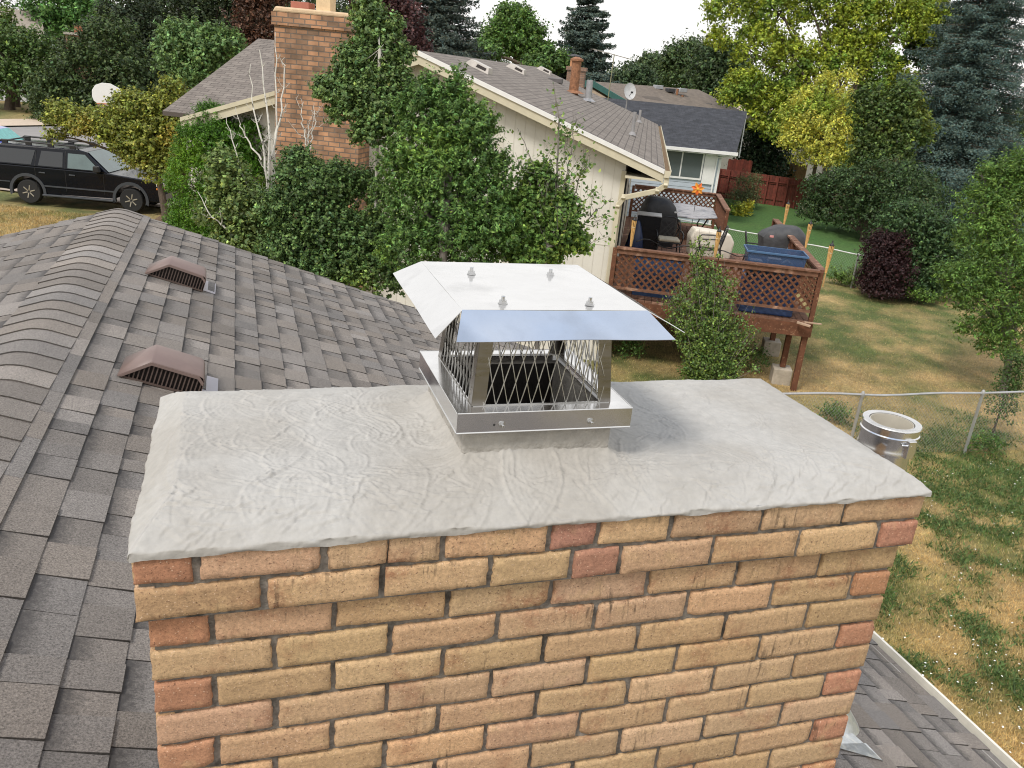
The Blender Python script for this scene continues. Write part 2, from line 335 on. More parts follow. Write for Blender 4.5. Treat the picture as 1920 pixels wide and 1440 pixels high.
# trowel sweeps: arcs of shallow ridges, denser around the flue
R = np.zeros_like(Z)
for i in range(260):
    if i < 130: cx, cy = rng.uniform(.2, 1.2), rng.uniform(.05, .5)
    elif i < 230: cx, cy = rng.uniform(.02, .6), rng.uniform(.05, .6)
    else: cx, cy = rng.uniform(X0, X1), rng.uniform(Y0, Y1)
    r_ = rng.uniform(.05, .26); a0 = rng.choice([rng.normal(0, .6), rng.normal(3.1, .7), rng.uniform(0, 6.28)]); sp = rng.uniform(.35, .95); amp = rng.uniform(.0005, .0016)*(1.3 if i < 230 else .6)
    if abs(cx-.70) < .35 and i < 130: cx = .70+math.copysign(rng.uniform(.1, .33), cx-.70)
    x0i, x1i = np.searchsorted(xs, (cx-r_-.03, cx+r_+.03)); y0i, y1i = np.searchsorted(ys, (cy-r_-.03, cy+r_+.03))
    if x1i-x0i < 3 or y1i-y0i < 3: continue
    xx, yy = X[y0i:y1i, x0i:x1i]-cx, Y[y0i:y1i, x0i:x1i]-cy; yy = yy*rng.uniform(1, 1.7); d = np.hypot(xx, yy)+.004*(vnoise(xx*60+i, yy*60)-.5); an = (np.arctan2(yy, xx)-a0+math.pi) % (2*math.pi)-math.pi
    fade = np.clip(1-(np.abs(an)/sp)**4, 0, 1); e = (d-r_)
    R[y0i:y1i, x0i:x1i] += amp*fade*(np.exp(-(e/.0035)**2)-.5*np.exp(-((e-.007)/.006)**2))
    for q in range(3): R[y0i:y1i, x0i:x1i] += amp*.35*fade*np.exp(-((e+.011*(q+1))/.003)**2)
# torn streaks and tears
for i in range(330):
    if i < 210: cx, cy = rng.uniform(X0+.05, X1-.05), rng.uniform(Y0+.01, Y0+.16)
    else: cx, cy = rng.uniform(X0+.05, X1-.05), rng.uniform(Y0, Y1)
    ln = rng.uniform(.01, .05); an = rng.normal(.15, .5); x0i, x1i = np.searchsorted(xs, (cx-.07, cx+.07)); y0i, y1i = np.searchsorted(ys, (cy-.07, cy+.07))
    xx, yy = X[y0i:y1i, x0i:x1i]-cx, Y[y0i:y1i, x0i:x1i]-cy; a_ = xx*math.cos(an)+yy*math.sin(an); b__ = -xx*math.sin(an)+yy*math.cos(an)+.006*(vnoise(xx*90+i, yy*90)-.5)
    g = np.exp(-(a_/ln)**4)
    R[y0i:y1i, x0i:x1i] += rng.uniform(.0006, .0018)*g*(np.exp(-((b__)/.0035)**2)*1.0-1.2*np.exp(-((b__+.0045)/.0022)**2))
# torn crease along the left hip and front hip corner
hip = np.abs((X-X0)-(.062+.02*nz1))+.02*np.clip(.1-(Y-Y0), 0, .1)
for i in range(420):
    cx, cy = rng.uniform(X0, X1), rng.uniform(Y0, Y1); s2_ = rng.uniform(.0018, .0042); x0i, x1i = np.searchsorted(xs, (cx-.012, cx+.012)); y0i, y1i = np.searchsorted(ys, (cy-.012, cy+.012)); R[y0i:y1i, x0i:x1i] -= rng.uniform(.0008, .0028)*np.exp(-(((X[y0i:y1i, x0i:x1i]-cx)/s2_)**2+((Y[y0i:y1i, x0i:x1i]-cy)/s2_)**2))
R -= .0016*np.exp(-(hip/.003)**2)*(vnoise(X*40, Y*25) > .42)
cd = np.abs((X-X0)-.55*(Y-Y0)-.004*(vnoise(X*100, Y*60)-.5)); R -= .004*np.exp(-(cd/.0026)**2)*((Y-Y0) < .12)
# fine stipple around the flue and the front bevel
R += (fbm(X*55, Y*55, 3)-.5)*.0026*np.clip(1.1-dfl/.12, .12, 1)+(fbm(X*30, Y*60, 3)-.5)*.0045*np.clip(1-df/.16, 0.08, 1)
R += (fbm(X*14+Y*30, Y*120-X*25, 4)-.5)*.0017+(fbm(X*60-Y*20, Y*45+X*30, 4)-.5)*.0017+(fbm(X*130, Y*150, 2)-.5)*.0007
Z = Z+R
# ragged vertical edge
V = [np.stack([X, Y, Z], -1).reshape(-1, 3)]
a = np.arange(NY-1)[:, None]*NX+np.arange(NX-1)[None, :]; hole = ((X > .553) & (X < .845) & (Y > .132) & (Y < .424))[:-1, :-1].ravel(); Fq = [np.stack([a, a+1, a+NX+1, a+NX], -1).reshape(-1, 4)[~hole]]
ring = np.array([i for i in range(NX)]+[k*NX+NX-1 for k in range(1, NY)]+[(NY-1)*NX+i for i in range(NX-2, -1, -1)]+[k*NX for k in range(NY-2, 0, -1)])
top = V[0][ring].copy(); m_ = len(ring); nvec = np.zeros((m_, 2)); cxy = top[:, :2]
nvec[:, 0] = np.where(cxy[:, 0] < X0+.001, -1, np.where(cxy[:, 0] > X1-.001, 1, 0)); nvec[:, 1] = np.where(cxy[:, 1] < Y0+.001, -1, np.where(cxy[:, 1] > Y1-.001, 1, 0))
t_ = np.arange(m_)/m_*80; rg = (fbm(t_*1.0, t_*0+3, 4)-.5); rg2 = fbm(t_*3, t_*0+9, 3)-.5
V[0][ring] += np.c_[nvec*(rg*.010)[:, None], rg2*.006]
b2 = len(V[0]); fac = np.clip(1-cxy[:, 0]/.9, 0, 1)
mid = V[0][ring]+np.c_[nvec*(.0008+rg2*.006)[:, None], np.full(m_, -.0035)-.004*fac]
bot = top+np.c_[nvec*(-.001+rg*.004)[:, None], np.zeros(m_)]; bot[:, 2] = .1285+rg*.012-.004*fac
V += [mid, bot]; idx = np.arange(m_); n2 = (idx+1) % m_
Fq += [np.stack([ring[n2], ring[idx], b2+idx, b2+n2], -1), np.stack([b2+n2, b2+idx, b2+m_+idx, b2+m_+n2], -1)]
CROWN = mat('trowelled_mortar', (.405, .39, .365), .9, var=.07, ns=45, bump=.4, bs=150, dirt=((.36, .34, .31), 4.5, .42, .62), dist=.002)
npmesh('crown', np.concatenate(V), np.concatenate(Fq), CROWN, ch, smooth=True)
# flue liner coming out of the mortar
fl = MB()
def ringbox(m, x0, x1, y0, y1, z0, z1, t):
    m.box(x0, x1, y0, y0+t, z0, z1); m.box(x0, x1, y1-t, y1, z0, z1); m.box(x0, x0+t, y0+t, y1-t, z0, z1); m.box(x1-t, x1, y0+t, y1-t, z0, z1)
ringbox(fl, .543, .842, .120, .436, -.9, .283, .016)
fl.build('flue_liner', mat('mortar_smeared_clay', (.36, .34, .31), .9, var=.15, ns=20, bump=.9, bs=50, dirt=((.30, .28, .26), 14, .56, .72)), ch, bevel=.004)
MB().box(.560, .838, .139, .417, -.9, -.86).build('flue_bottom', mat('soot', (.012, .011, .010), .95), ch)
li = MB(); ringbox(li, .5595, .8385, .1385, .4175, -.86, .281, .002); li.build('sooty_lining', mat('soot_lining', (.022, .020, .018), .9, var=.3, bump=.5), ch)
# metal step flashing where the roof meets the chimney sides
FLASH = mat('galvanised_flashing', (.62, .64, .66), .38, .9, var=.15, ns=30, dirt=((.75, .75, .73), 25, .5, .62))
RZ0, RS = -.75, -.338
def rz(x): return RZ0+RS*x
f1 = MB(); 
for i in range(5):
    y = .02+i*.13; f1.add([(-.004, y-.03, rz(0)+.17), (-.004, y+.12, rz(0)+.17), (-.006, y+.12, rz(0)+.01), (-.006, y-.03, rz(0)+.01), (-.05, y+.12, rz(-.05)+.02), (-.05, y-.03, rz(-.05)+.02)], [(0, 1, 2, 3), (3, 2, 4, 5)])
f1.build('left_flashing', FLASH, ch)
f2 = MB(); x = CB+.004
f2.add([(x, -.05, rz(x)+.10), (x, .55, rz(x)+.10), (x+.002, .55, rz(x)+.012), (x+.002, -.05, rz(x)+.012), (x+.11, .50, rz(x+.11)+.016), (x+.11, -.03, rz(x+.11)+.016)], [(0, 1, 2, 3), (3, 2, 4, 5)])
f2.build('right_flashing', FLASH, ch)
# ================================================================ FLUE CAP
def steel(name, rough, base=(.66, .66, .67), s=(1, 1, 1), sm=.25):
    m = mat(name, base, rough, 1.0, var=.05, ns=8, dirt=(tuple(c*.72 for c in base), 7, .52, .74)); t = m.node_tree; N = t.nodes; L = t.links; b = N['Principled BSDF']
    tcn = N.new('ShaderNodeTexCoord'); mp = N.new('ShaderNodeMapping'); mp.inputs['Scale'].default_value = s; L.new(tcn.outputs['Object'], mp.inputs[0])
    n = N.new('ShaderNodeTexNoise'); n.inputs['Scale'].default_value = 14; n.inputs['Detail'].default_value = 6; L.new(mp.outputs[0], n.inputs['Vector'])
    r = N.new('ShaderNodeMapRange'); L.new(n.outputs['Fac'], r.inputs[0]); r.inputs[1].default_value = .35; r.inputs[2].default_value = .7; r.inputs[3].default_value = rough*.8; r.inputs[4].default_value = rough*1.35; L.new(r.outputs[0], b.inputs['Roughness'])
    bp = N.new('ShaderNodeBump'); bp.inputs['Strength'].default_value = sm; bp.inputs['Distance'].default_value = .002
    n3 = N.new('ShaderNodeTexNoise'); n3.inputs['Scale'].default_value = 5; L.new(tcn.outputs['Object'], n3.inputs['Vector']); L.new(n3.outputs['Fac'], bp.inputs['Height']); L.new(bp.outputs[0], b.inputs['Normal'])
    return m
STEEL = steel('stainless_sheet', .15, (.77, .77, .78), sm=.2); STEELD = steel('brushed_stainless', .30, (.27, .25, .225), (1, 1, 9)); WIRE = steel('expanded_steel', .35, (.52, .51, .49))
BOLT = steel('bolt_steel', .25, (.6, .6, .6))
cp = thing('chimney_cap', 'square stainless steel flue cap with mesh sides and flat hipped lid', 'chimney cap', (.6988, .2778, .2631)); cp.scale = (1.0625,)*3
def P_(x, y, z): return (x-.667, y-.188, z-.30)
def shift(m): m.v = [(p[0]-.667, p[1]-.188, p[2]-.30) for p in m.v]; return m
zb, zt = .299, .335; a0, a1, b0, b1 = .503, .831, .024, .352; T = .0012
sk = MB()
for (x0, x1, y0, y1) in ((a0, a1, b0, b0+T), (a0, a1, b1-T, b1), (a0, a0+T, b0+T, b1-T), (a1-T, a1, b0+T, b1-T)): sk.box(x0, x1, y0, y1, zb, zt)
shift(sk).build('skirt', STEEL, cp)
lg = MB(); q = .036
ringbox(lg, a0, a1, b0, b1, zt, zt+.0015, q); shift(lg).build('ledge', STEEL, cp)
hm = MB()      # small rolled hem
for p, q_ in (((a0, b0), (a1, b0)), ((a1, b0), (a1, b1)), ((a1, b1), (a0, b1)), ((a0, b1), (a0, b0))):
    hm.tube([(*p, zb), (*q_, zb)], .0013, 6); hm.tube([(*p, zt+.001), (*q_, zt+.001)], .0012, 6)
shift(hm).build('hem', STEEL, cp, smooth=True)
bz, tz = zt+.002, .508
lo = (a0+.032, a1-.032, b0+.030, b1-.030); hi = (lo[0]+.014, lo[1]-.014, lo[2]+.016, lo[3]-.016)
def cor(k, t):      # corner k at height fraction t
    x = [(lo[0], hi[0]), (lo[1], hi[1]), (lo[1], hi[1]), (lo[0], hi[0])][k]; y = [(lo[2], hi[2]), (lo[2], hi[2]), (lo[3], hi[3]), (lo[3], hi[3])][k]
    return np.array((x[0]+(x[1]-x[0])*t, y[0]+(y[1]-y[0])*t, bz+(tz-bz)*t))
ctr = np.array((.667, .188, 0))
for k in range(4):      # angle legs
    m = MB(); wd = .025
    for kk in ((k+1) % 4, (k-1) % 4):
        d0 = nrm(cor(kk, 0)-cor(k, 0)); A, B = cor(k, 0), cor(k, 1); dn = nrm((np.cross(d0, B-A))); dn = dn if np.dot(dn, ctr-A) < 0 else -dn
        o_ = dn*.0016
        vs = [A+o_*.4, A+d0*wd+o_*.4, B+d0*wd*.92+o_*.4, B+o_*.4]; vs += [p-dn*.0012 for p in vs]
        m.add(vs, [(0, 1, 2, 3), (7, 6, 5, 4), (0, 4, 5, 1), (1, 5, 6, 2), (2, 6, 7, 3), (3, 7, 4, 0)])
    shift(m).build('leg', STEELD, cp)
for k in range(4):      # expanded metal side: diamonds clipped to the trapezoid
    A, B, C_, D_ = cor(k, 0), cor((k+1) % 4, 0), cor((k+1) % 4, 1), cor(k, 1); m = MB()
    w0 = np.linalg.norm(B-A); nu = 12; nv = 4.3; nn = nrm(np.cross(B-A, D_-A))
    def pt(u, v): return (A*(1-u)+B*u)*(1-v)+(D_*(1-u)+C_*u)*v-nn*.0*u
    for s_ in (1, -1):
        for i in range(-8, nu+9):
            # strand u = (i + s*v*nv/2...)/nu as v goes 0..1 with slight S-shape at the bonds
            pts = []
            for j in range(0, int(nv*8)+1):
                v_ = j/(nv*8); ph = v_*nv; u_ = (i+s_*ph*.5)/nu
                if .05 <= u_ <= .95: pts.append(pt(u_, v_)+nn*.0008*math.sin(math.pi*ph)*s_)
                elif pts: break
            if len(pts) > 1:
                for p, q_ in zip(pts[:-1], pts[1:]): m.bar(p, q_, .0013, .0021, nn)
    for v_ in (.0, 1.): m.bar(pt(0.01, v_), pt(.99, v_), .0012, .004, nn)
    shift(m).build('mesh_screen', WIRE, cp, fix=False)
# lid: flat top and four flanges with open notched corners, thin sheet
tzl, fzl = .521, .4885; tx0, tx1, ty0, ty1 = .497, .830, .021, .360
ex, ey = .050, .062
ld = MB(); th = .0012
def sheet(m, pts):
    pts = [np.array(p, float) for p in pts]; n_ = nrm(np.cross(pts[1]-pts[0], pts[2]-pts[0])); k = len(pts)
    if n_[2] < 0: n_ = -n_
    vs = pts+[p-n_*th for p in pts]; m.add(vs, [tuple(range(k)), tuple(range(2*k-1, k-1, -1))]+[(i, i+k, (i+1) % k+k, (i+1) % k) for i in range(k)])
tp = MB(); n_ = 14
g = np.linspace(0, 1, n_+1); vs = [(tx0+(tx1-tx0)*a, ty0+(ty1-ty0)*b, tzl+.0022*math.sin(math.pi*a)*math.sin(math.pi*b)+.0006*math.sin(7*a+5*b)*(0 < a < 1)*(0 < b < 1)) for b in g for a in g]
tp.add(vs, [(j*(n_+1)+i, j*(n_+1)+i+1, (j+1)*(n_+1)+i+1, (j+1)*(n_+1)+i) for j in range(n_) for i in range(n_)])
lidp = shift(tp).build('lid', STEEL, cp, smooth=True)
c_ = .028
def flange(name, a, b, oa, ob, lipd):
    m = MB(); a, b, oa, ob = map(lambda p: np.array(p, float), (a, b, oa, ob)); N_ = 10
    top_, bot_ = [], []
    rows_ = []
    for j, t in enumerate((0, .33, .66, 1)):
        rows_.append([a*(1-t)+oa*t+((b*(1-t)+ob*t)-(a*(1-t)+oa*t))*s+np.array((0, 0, .0016*math.sin(math.pi*s)*(t-.5)+.0008*math.sin(9*s+t*3)*t)) for s in np.linspace(0, 1, N_+1)])
    lip = [p+np.array(lipd) for p in rows_[-1]]; rows_l = lip
    vs = [p for r_ in rows_ for p in r_]
    m.add(vs, [(j*(N_+1)+i, j*(N_+1)+i+1, (j+1)*(N_+1)+i+1, (j+1)*(N_+1)+i) for j in range(len(rows_)-1) for i in range(N_)])
    HEMROWS = [P_(*p) for p in rows_[-1]]+[P_(*p) for p in rows_l]
    o = shift(m).build(name, STEEL, lidp, smooth=True)
    s_ = o.modifiers.new('thick', 'SOLIDIFY'); s_.thickness = .0012; s_.offset = -1; e2_ = o.modifiers.new('split', 'EDGE_SPLIT'); e2_.split_angle = math.radians(25)
    return o
e_ = .0005
flange('flange', (tx0, ty0, tzl), (tx1, ty0, tzl), (tx0-.022, ty0-ey, fzl-.002), (tx1+.028, ty0-ey, fzl), (0, -.004, -.003))
flange('flange', (tx1, ty0+e_, tzl), (tx1, ty1, tzl), (tx1+ex+.012, ty0-.030, fzl+.002), (tx1+ex+.008, ty1+.03, fzl+.002), (.004, 0, -.003))
flange('flange', (tx1, ty1, tzl), (tx0, ty1, tzl), (tx1+.028, ty1+ey, fzl), (tx0-.028, ty1+ey, fzl), (0, .004, -.003))
flange('flange', (tx0, ty1, tzl), (tx0, ty0, tzl), (tx0-ex, ty1+.03, fzl), (tx0-ex, ty0-.036, fzl-.004), (-.006, 0, -.001))
sv = lidp.modifiers.new('thick', 'SOLIDIFY'); sv.thickness = .0012; sv.offset = -1; e2_ = lidp.modifiers.new('split', 'EDGE_SPLIT'); e2_.split_angle = math.radians(25)
def bolt(name, x, y, z, ax='z', s=1, parent=cp):
    m = MB(); hexa = [(.0068*s*math.cos(math.pi/3*k), .0068*s*math.sin(math.pi/3*k)) for k in range(6)]
    m.lathe([(.0085*s, 0), (.0085*s, .0012*s)], seg=16); m.add([(p[0], p[1], h*s) for h in (.0012, .0062) for p in hexa], [tuple(range(6))[::-1], tuple(range(6, 12))]+[(i, (i+1) % 6, (i+1) % 6+6, i+6) for i in range(6)])
    m.lathe([(.0034*s, .0062*s), (.0034*s, .0125*s), (.0026*s, .0132*s)], seg=10)
    if ax == 'y': m.v = [(p[0], -p[2], p[1]) for p in m.v]
    m.v = [(p[0]+x-.667, p[1]+y-.188, p[2]+z-.30) for p in m.v]
    return m.build(name, BOLT, parent, smooth=True)
for px, py in ((884, 511), (1032, 514), (943, 566), (1106, 568)):
    p = atz(px, py, tzl+.004); bolt('bolt', p[0], p[1], tzl+.0012)
for px, py in ((941, 796), (1107, 790)):
    d = ray(px, py); p = CAM+d*(b0-CAM[1])/d[1]; bolt('screw', p[0], b0, p[2], 'y', .75)
    m = MB(); m.lathe([(.0022, 0), (.0022, .0006)], (0, 0, 0), 10); m.v = [(v[0]+p[0]-.667-.014, -v[2]+b0-.188, v[1]+p[2]-.30) for v in m.v]; m.build('screw_hole', mat('hole_dark', (.03, .03, .03)), cp) if px < 1000 else None
# ================================================================ OUR ROOF AND HOUSE
G = -4.7
XR = -.79; ZR = RZ0+RS*XR; XE = 3.46; YF, YB = 6.42, -5.0; LS = .29; XL = -5.6
an = math.atan(-RS); anl = math.atan(LS)
hs = thing('near_house', 'grey shingled low gable roof that surrounds the tan brick chimney', 'house', (0, 0, G))
def hz(m): m.v = [(p[0], p[1], p[2]-G) for p in m.v]; return m
wl_ = mat('beige_siding', (.52, .48, .40), .8, bump=.3)
m = MB(); m.box(-5.0, 2.95, YB+.3, YF-.35, G, -2.28); hz(m).build('wall', wl_, hs)
m = MB()
def rp(x, off=0): return ZR-(LS*(XR-x) if x < XR else -RS*(x-XR))+off
m.add([(XL, YB, rp(XL, -.16)), (XR, YB, rp(XR, -.16)), (XE, YB, rp(XE, -.16)), (XL, YF-.015, rp(XL, -.16)), (XR, YF-.015, rp(XR, -.16)), (XE, YF-.015, rp(XE, -.16)),
       (XL, YB, rp(XL, -.005)), (XR, YB, rp(XR, -.005)), (XE, YB, rp(XE, -.005)), (XL, YF-.015, rp(XL, -.005)), (XR, YF-.015, rp(XR, -.005)), (XE, YF-.015, rp(XE, -.005))],
      [(0, 1, 7, 6), (1, 2, 8, 7), (3, 9, 10, 4), (4, 10, 11, 5), (0, 3, 4, 1), (1, 4, 5, 2), (6, 7, 10, 9), (7, 8, 11, 10), (0, 6, 9, 3), (2, 5, 11, 8)])
hz(m).build('roof_deck', mat('roof_board', (.25, .2, .15), .9), hs)
SH = mat('asphalt_granules', (1, 1, 1), .93, var=0, attr=True); t = SH.node_tree; N = t.nodes; L = t.links; b = N['Principled BSDF']
def shingle_nodes():
    at = N.new('ShaderNodeAttribute'); at.attribute_name = 'Col'; tcn = N.new('ShaderNodeTexCoord'); uv = N.new('ShaderNodeUVMap'); sp = N.new('ShaderNodeSeparateXYZ'); L.new(uv.outputs[0], sp.inputs[0])
    n1 = N.new('ShaderNodeTexNoise'); n1.inputs['Scale'].default_value = 170; n1.inputs['Detail'].default_value = 6; n1.inputs['Roughness'].default_value = .85; L.new(tcn.outputs['Object'], n1.inputs['Vector'])
    r1 = N.new('ShaderNodeMapRange'); L.new(n1.outputs['Fac'], r1.inputs[0]); r1.inputs[1].default_value = .33; r1.inputs[2].default_value = .70; r1.inputs[3].default_value = .22; r1.inputs[4].default_value = 1.95
    m1 = N.new('ShaderNodeMix'); m1.data_type = 'RGBA'; m1.blend_type = 'MULTIPLY'; m1.inputs['Factor'].default_value = 1; L.new(at.outputs['Color'], m1.inputs[6]); L.new(r1.outputs[0], m1.inputs[7])
    # dark granule blend printed near the top of the lower laminations: uv.x = mask strength (0/1), uv.y = distance below the course above
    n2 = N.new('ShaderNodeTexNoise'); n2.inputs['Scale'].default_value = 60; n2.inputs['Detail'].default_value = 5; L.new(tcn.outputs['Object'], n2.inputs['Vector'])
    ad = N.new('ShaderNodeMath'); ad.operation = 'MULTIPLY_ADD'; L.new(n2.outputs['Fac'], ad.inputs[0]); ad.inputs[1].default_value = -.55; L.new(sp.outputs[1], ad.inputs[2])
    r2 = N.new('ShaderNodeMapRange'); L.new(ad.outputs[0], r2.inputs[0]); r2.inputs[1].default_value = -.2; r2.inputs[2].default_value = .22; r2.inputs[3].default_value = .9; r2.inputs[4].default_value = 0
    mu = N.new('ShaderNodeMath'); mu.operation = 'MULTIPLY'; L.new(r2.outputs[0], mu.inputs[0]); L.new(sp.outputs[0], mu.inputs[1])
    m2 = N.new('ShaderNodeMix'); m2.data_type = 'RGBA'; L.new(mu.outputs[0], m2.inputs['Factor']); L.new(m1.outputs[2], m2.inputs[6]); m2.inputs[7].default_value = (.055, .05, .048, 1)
    n4 = N.new('ShaderNodeTexNoise'); n4.inputs['Scale'].default_value = 1.3; n4.inputs['Detail'].default_value = 5; L.new(tcn.outputs['Object'], n4.inputs['Vector'])
    r4 = N.new('ShaderNodeMapRange'); L.new(n4.outputs['Fac'], r4.inputs[0]); r4.inputs[1].default_value = .3; r4.inputs[2].default_value = .7; r4.inputs[3].default_value = .86; r4.inputs[4].default_value = 1.14
    m4 = N.new('ShaderNodeMix'); m4.data_type = 'RGBA'; m4.blend_type = 'MULTIPLY'; m4.inputs['Factor'].default_value = 1; L.new(m2.outputs[2], m4.inputs[6]); L.new(r4.outputs[0], m4.inputs[7])
    L.new(m4.outputs[2], b.inputs['Base Color'])
    bp = N.new('ShaderNodeBump'); bp.inputs['Strength'].default_value = .8; bp.inputs['Distance'].default_value = .003; L.new(n1.outputs['Fac'], bp.inputs['Height']); L.new(bp.outputs[0], b.inputs['Normal'])
shingle_nodes()
def scol():
    k = random.choice([.80, .88, .94, .98, 1.0, 1.04, 1.1, 1.24]); w = random.uniform(-.006, .006)
    return (.185*k+w, .164*k, .147*k-w)
def shingles(mb, origin, down, along, length, s0, s1, ex=.143, first=None, hole=None, tl=(.075, .20)):
    """courses step from s0 to s1 down the slope; along = ridge direction; real overlapping tabs"""
    o = np.array(origin, float); dn = nrm(down); al = nrm(along); up_ = nrm(np.cross(al, dn)); up_ = up_ if up_[2] > 0 else -up_
    s = s0; row = 0
    while s < s1:
        t = -random.uniform(0, .2); hi = True; sb = min(s+ex, s1+.004)
        while t < length:
            w = random.uniform(*tl); t1 = min(t+w, length); t0 = max(t, 0)
            if t1 > t0+.004:
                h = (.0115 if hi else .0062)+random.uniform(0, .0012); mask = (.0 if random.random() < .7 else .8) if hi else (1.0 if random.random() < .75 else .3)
                if not hi and random.random() < .3: mask = 1
                col = scol(); sj = sb+random.uniform(-.0015, .0015)
                g = .0012
                P = [o+dn*(s-.02)+al*(t0+g), o+dn*(s-.02)+al*(t1-g), o+dn*sj+al*(t1-g), o+dn*sj+al*(t0+g)]
                top = [P[0]+up_*.0012, P[1]+up_*.0012, P[2]+up_*h, P[3]+up_*h]; cols = [col]
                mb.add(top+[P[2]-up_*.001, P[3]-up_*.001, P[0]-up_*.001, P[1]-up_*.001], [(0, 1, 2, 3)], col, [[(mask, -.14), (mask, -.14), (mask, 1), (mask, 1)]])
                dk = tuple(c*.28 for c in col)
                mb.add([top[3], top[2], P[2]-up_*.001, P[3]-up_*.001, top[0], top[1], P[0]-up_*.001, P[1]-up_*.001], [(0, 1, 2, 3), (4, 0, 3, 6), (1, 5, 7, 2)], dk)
            t = t1 if t1 > t else t+w; hi = not hi if random.random() < .85 else hi
        s += ex; row += 1
dnR = (math.cos(an), 0, -math.sin(an)); dnL = (-math.cos(anl), 0, -math.sin(anl)); LT = YF-YB
m = MB(); sE = (XE+.03-XR)/math.cos(an)
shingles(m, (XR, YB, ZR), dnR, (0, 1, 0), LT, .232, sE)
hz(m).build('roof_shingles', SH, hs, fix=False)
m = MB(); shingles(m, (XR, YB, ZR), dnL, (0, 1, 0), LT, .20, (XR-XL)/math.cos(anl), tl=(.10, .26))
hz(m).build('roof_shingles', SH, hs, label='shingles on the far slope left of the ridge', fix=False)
# narrow cut strip along the vent, then bent ridge caps
m = MB(); y = YB; o = np.array((XR, 0, ZR)); d = np.array(dnR); upn = np.array((math.sin(an), 0, math.cos(an)))
while y < YF:
    w = random.uniform(.15, .33); y1 = min(y+w, YF); col = scol(); h = .012
    A = o+d*.178; B = o+d*.236
    vs = [A+upn*h, B+upn*h, B-upn*.002, A-upn*.002]; V_ = [(*p[:1], yy, p[2]) for yy in (y+.001, y1-.001) for p in vs]
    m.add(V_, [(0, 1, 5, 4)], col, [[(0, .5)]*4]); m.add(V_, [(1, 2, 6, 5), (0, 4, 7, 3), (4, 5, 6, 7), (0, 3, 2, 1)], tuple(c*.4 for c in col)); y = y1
hz(m).build('ridge_strip', SH, hs, fix=False)
m = MB(); y = YB; NA = 14
def caprof(k):      # signed distance across the ridge -> x, z with a rounded crest
    rad = .075
    if abs(k) > rad: z = -abs(k)*(math.sin(an) if k > 0 else math.sin(anl)); x = k*math.cos(an if k > 0 else anl); return XR+x, ZR+z
    sa = math.sin(an) if k > 0 else math.sin(anl); return XR+k*.955, ZR-sa*(k*k/(2*rad)+rad/2)
while y < YF-.02:
    col = scol(); k2 = random.uniform(.92, 1.22); col = tuple(c*k2 for c in col); w = .172+random.uniform(-.006, .006); y1 = min(y+w+.03, YF); ks = np.linspace(-.185-random.uniform(0, .008), .182+random.uniform(0, .003), NA); vs = []
    ztop0, ztop1 = .020, .018       # near butt edge is the thick one: caps lap away from the camera
    for yy, h in ((y, ztop0), (y1, ztop1-.006)):
        for k in ks: x, z = caprof(k); vs.append((x, yy, z+h))
    for k in ks: x, z = caprof(k); vs.append((x, y, z+ztop0-.0055))
    e = len(vs); vs += [(vs[0][0], y, vs[0][2]-.032), (vs[NA][0], y1, vs[NA][2]-.03), (vs[NA-1][0], y, vs[NA-1][2]-.032), (vs[2*NA-1][0], y1, vs[2*NA-1][2]-.03)]
    m.add(vs, [(i, i+1, NA+i+1, NA+i) for i in range(NA-1)], col, [[(0, .5)]*4]*(NA-1))
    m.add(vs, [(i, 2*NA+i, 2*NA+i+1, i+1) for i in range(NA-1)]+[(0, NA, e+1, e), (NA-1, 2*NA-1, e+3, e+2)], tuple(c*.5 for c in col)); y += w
hz(m).build('ridge_caps', SH, hs, fix=False)
TRIM = mat('off_white_trim', (.62, .60, .55), .55, var=.08)
m = MB(); m.prism([(XR, ZR-.005), (XE, rp(XE)-.005), (XE, rp(XE)-.17), (XR, ZR-.17)], YF-.012, YF+.006); m.prism([(XL, rp(XL)-.005), (XR, ZR-.005), (XR, ZR-.17), (XL, rp(XL)-.17)], YF-.012, YF+.006); hz(m).build('rake_board', TRIM, hs)
ze = rp(XE)
m = MB(); prof = [(XE+.006, ze-.125), (XE+.006, ze-.018), (XE+.010, ze-.018), (XE+.010, ze-.112), (XE+.075, ze-.112), (XE+.10, ze-.06), (XE+.103, ze-.014), (XE+.116, ze-.012), (XE+.116, ze-.020), (XE+.109, ze-.07), (XE+.08, ze-.125)]
m.prism([(p[0], p[1]) for p in prof], YB, YF); hz(m).build('gutter', mat('painted_gutter', (.62, .59, .52), .45), hs)
m = MB(); m.box(XE+.012, XE+.102, YB+.02, YF-.02, ze-.108, ze-.085); hz(m).build('gutter_leaves', mat('gutter_dirt', (.10, .075, .045), .95, var=.4, ns=60, bump=1), hs)
m = MB(); m.add([(XE-.02, YB, ze+.012), (XE-.02, YF, ze+.012), (XE+.012, YF, ze-.002), (XE+.012, YB, ze-.002)], [(0, 1, 2, 3)]); hz(m).build('drip_edge', mat('drip_metal', (.6, .58, .53), .4), hs)
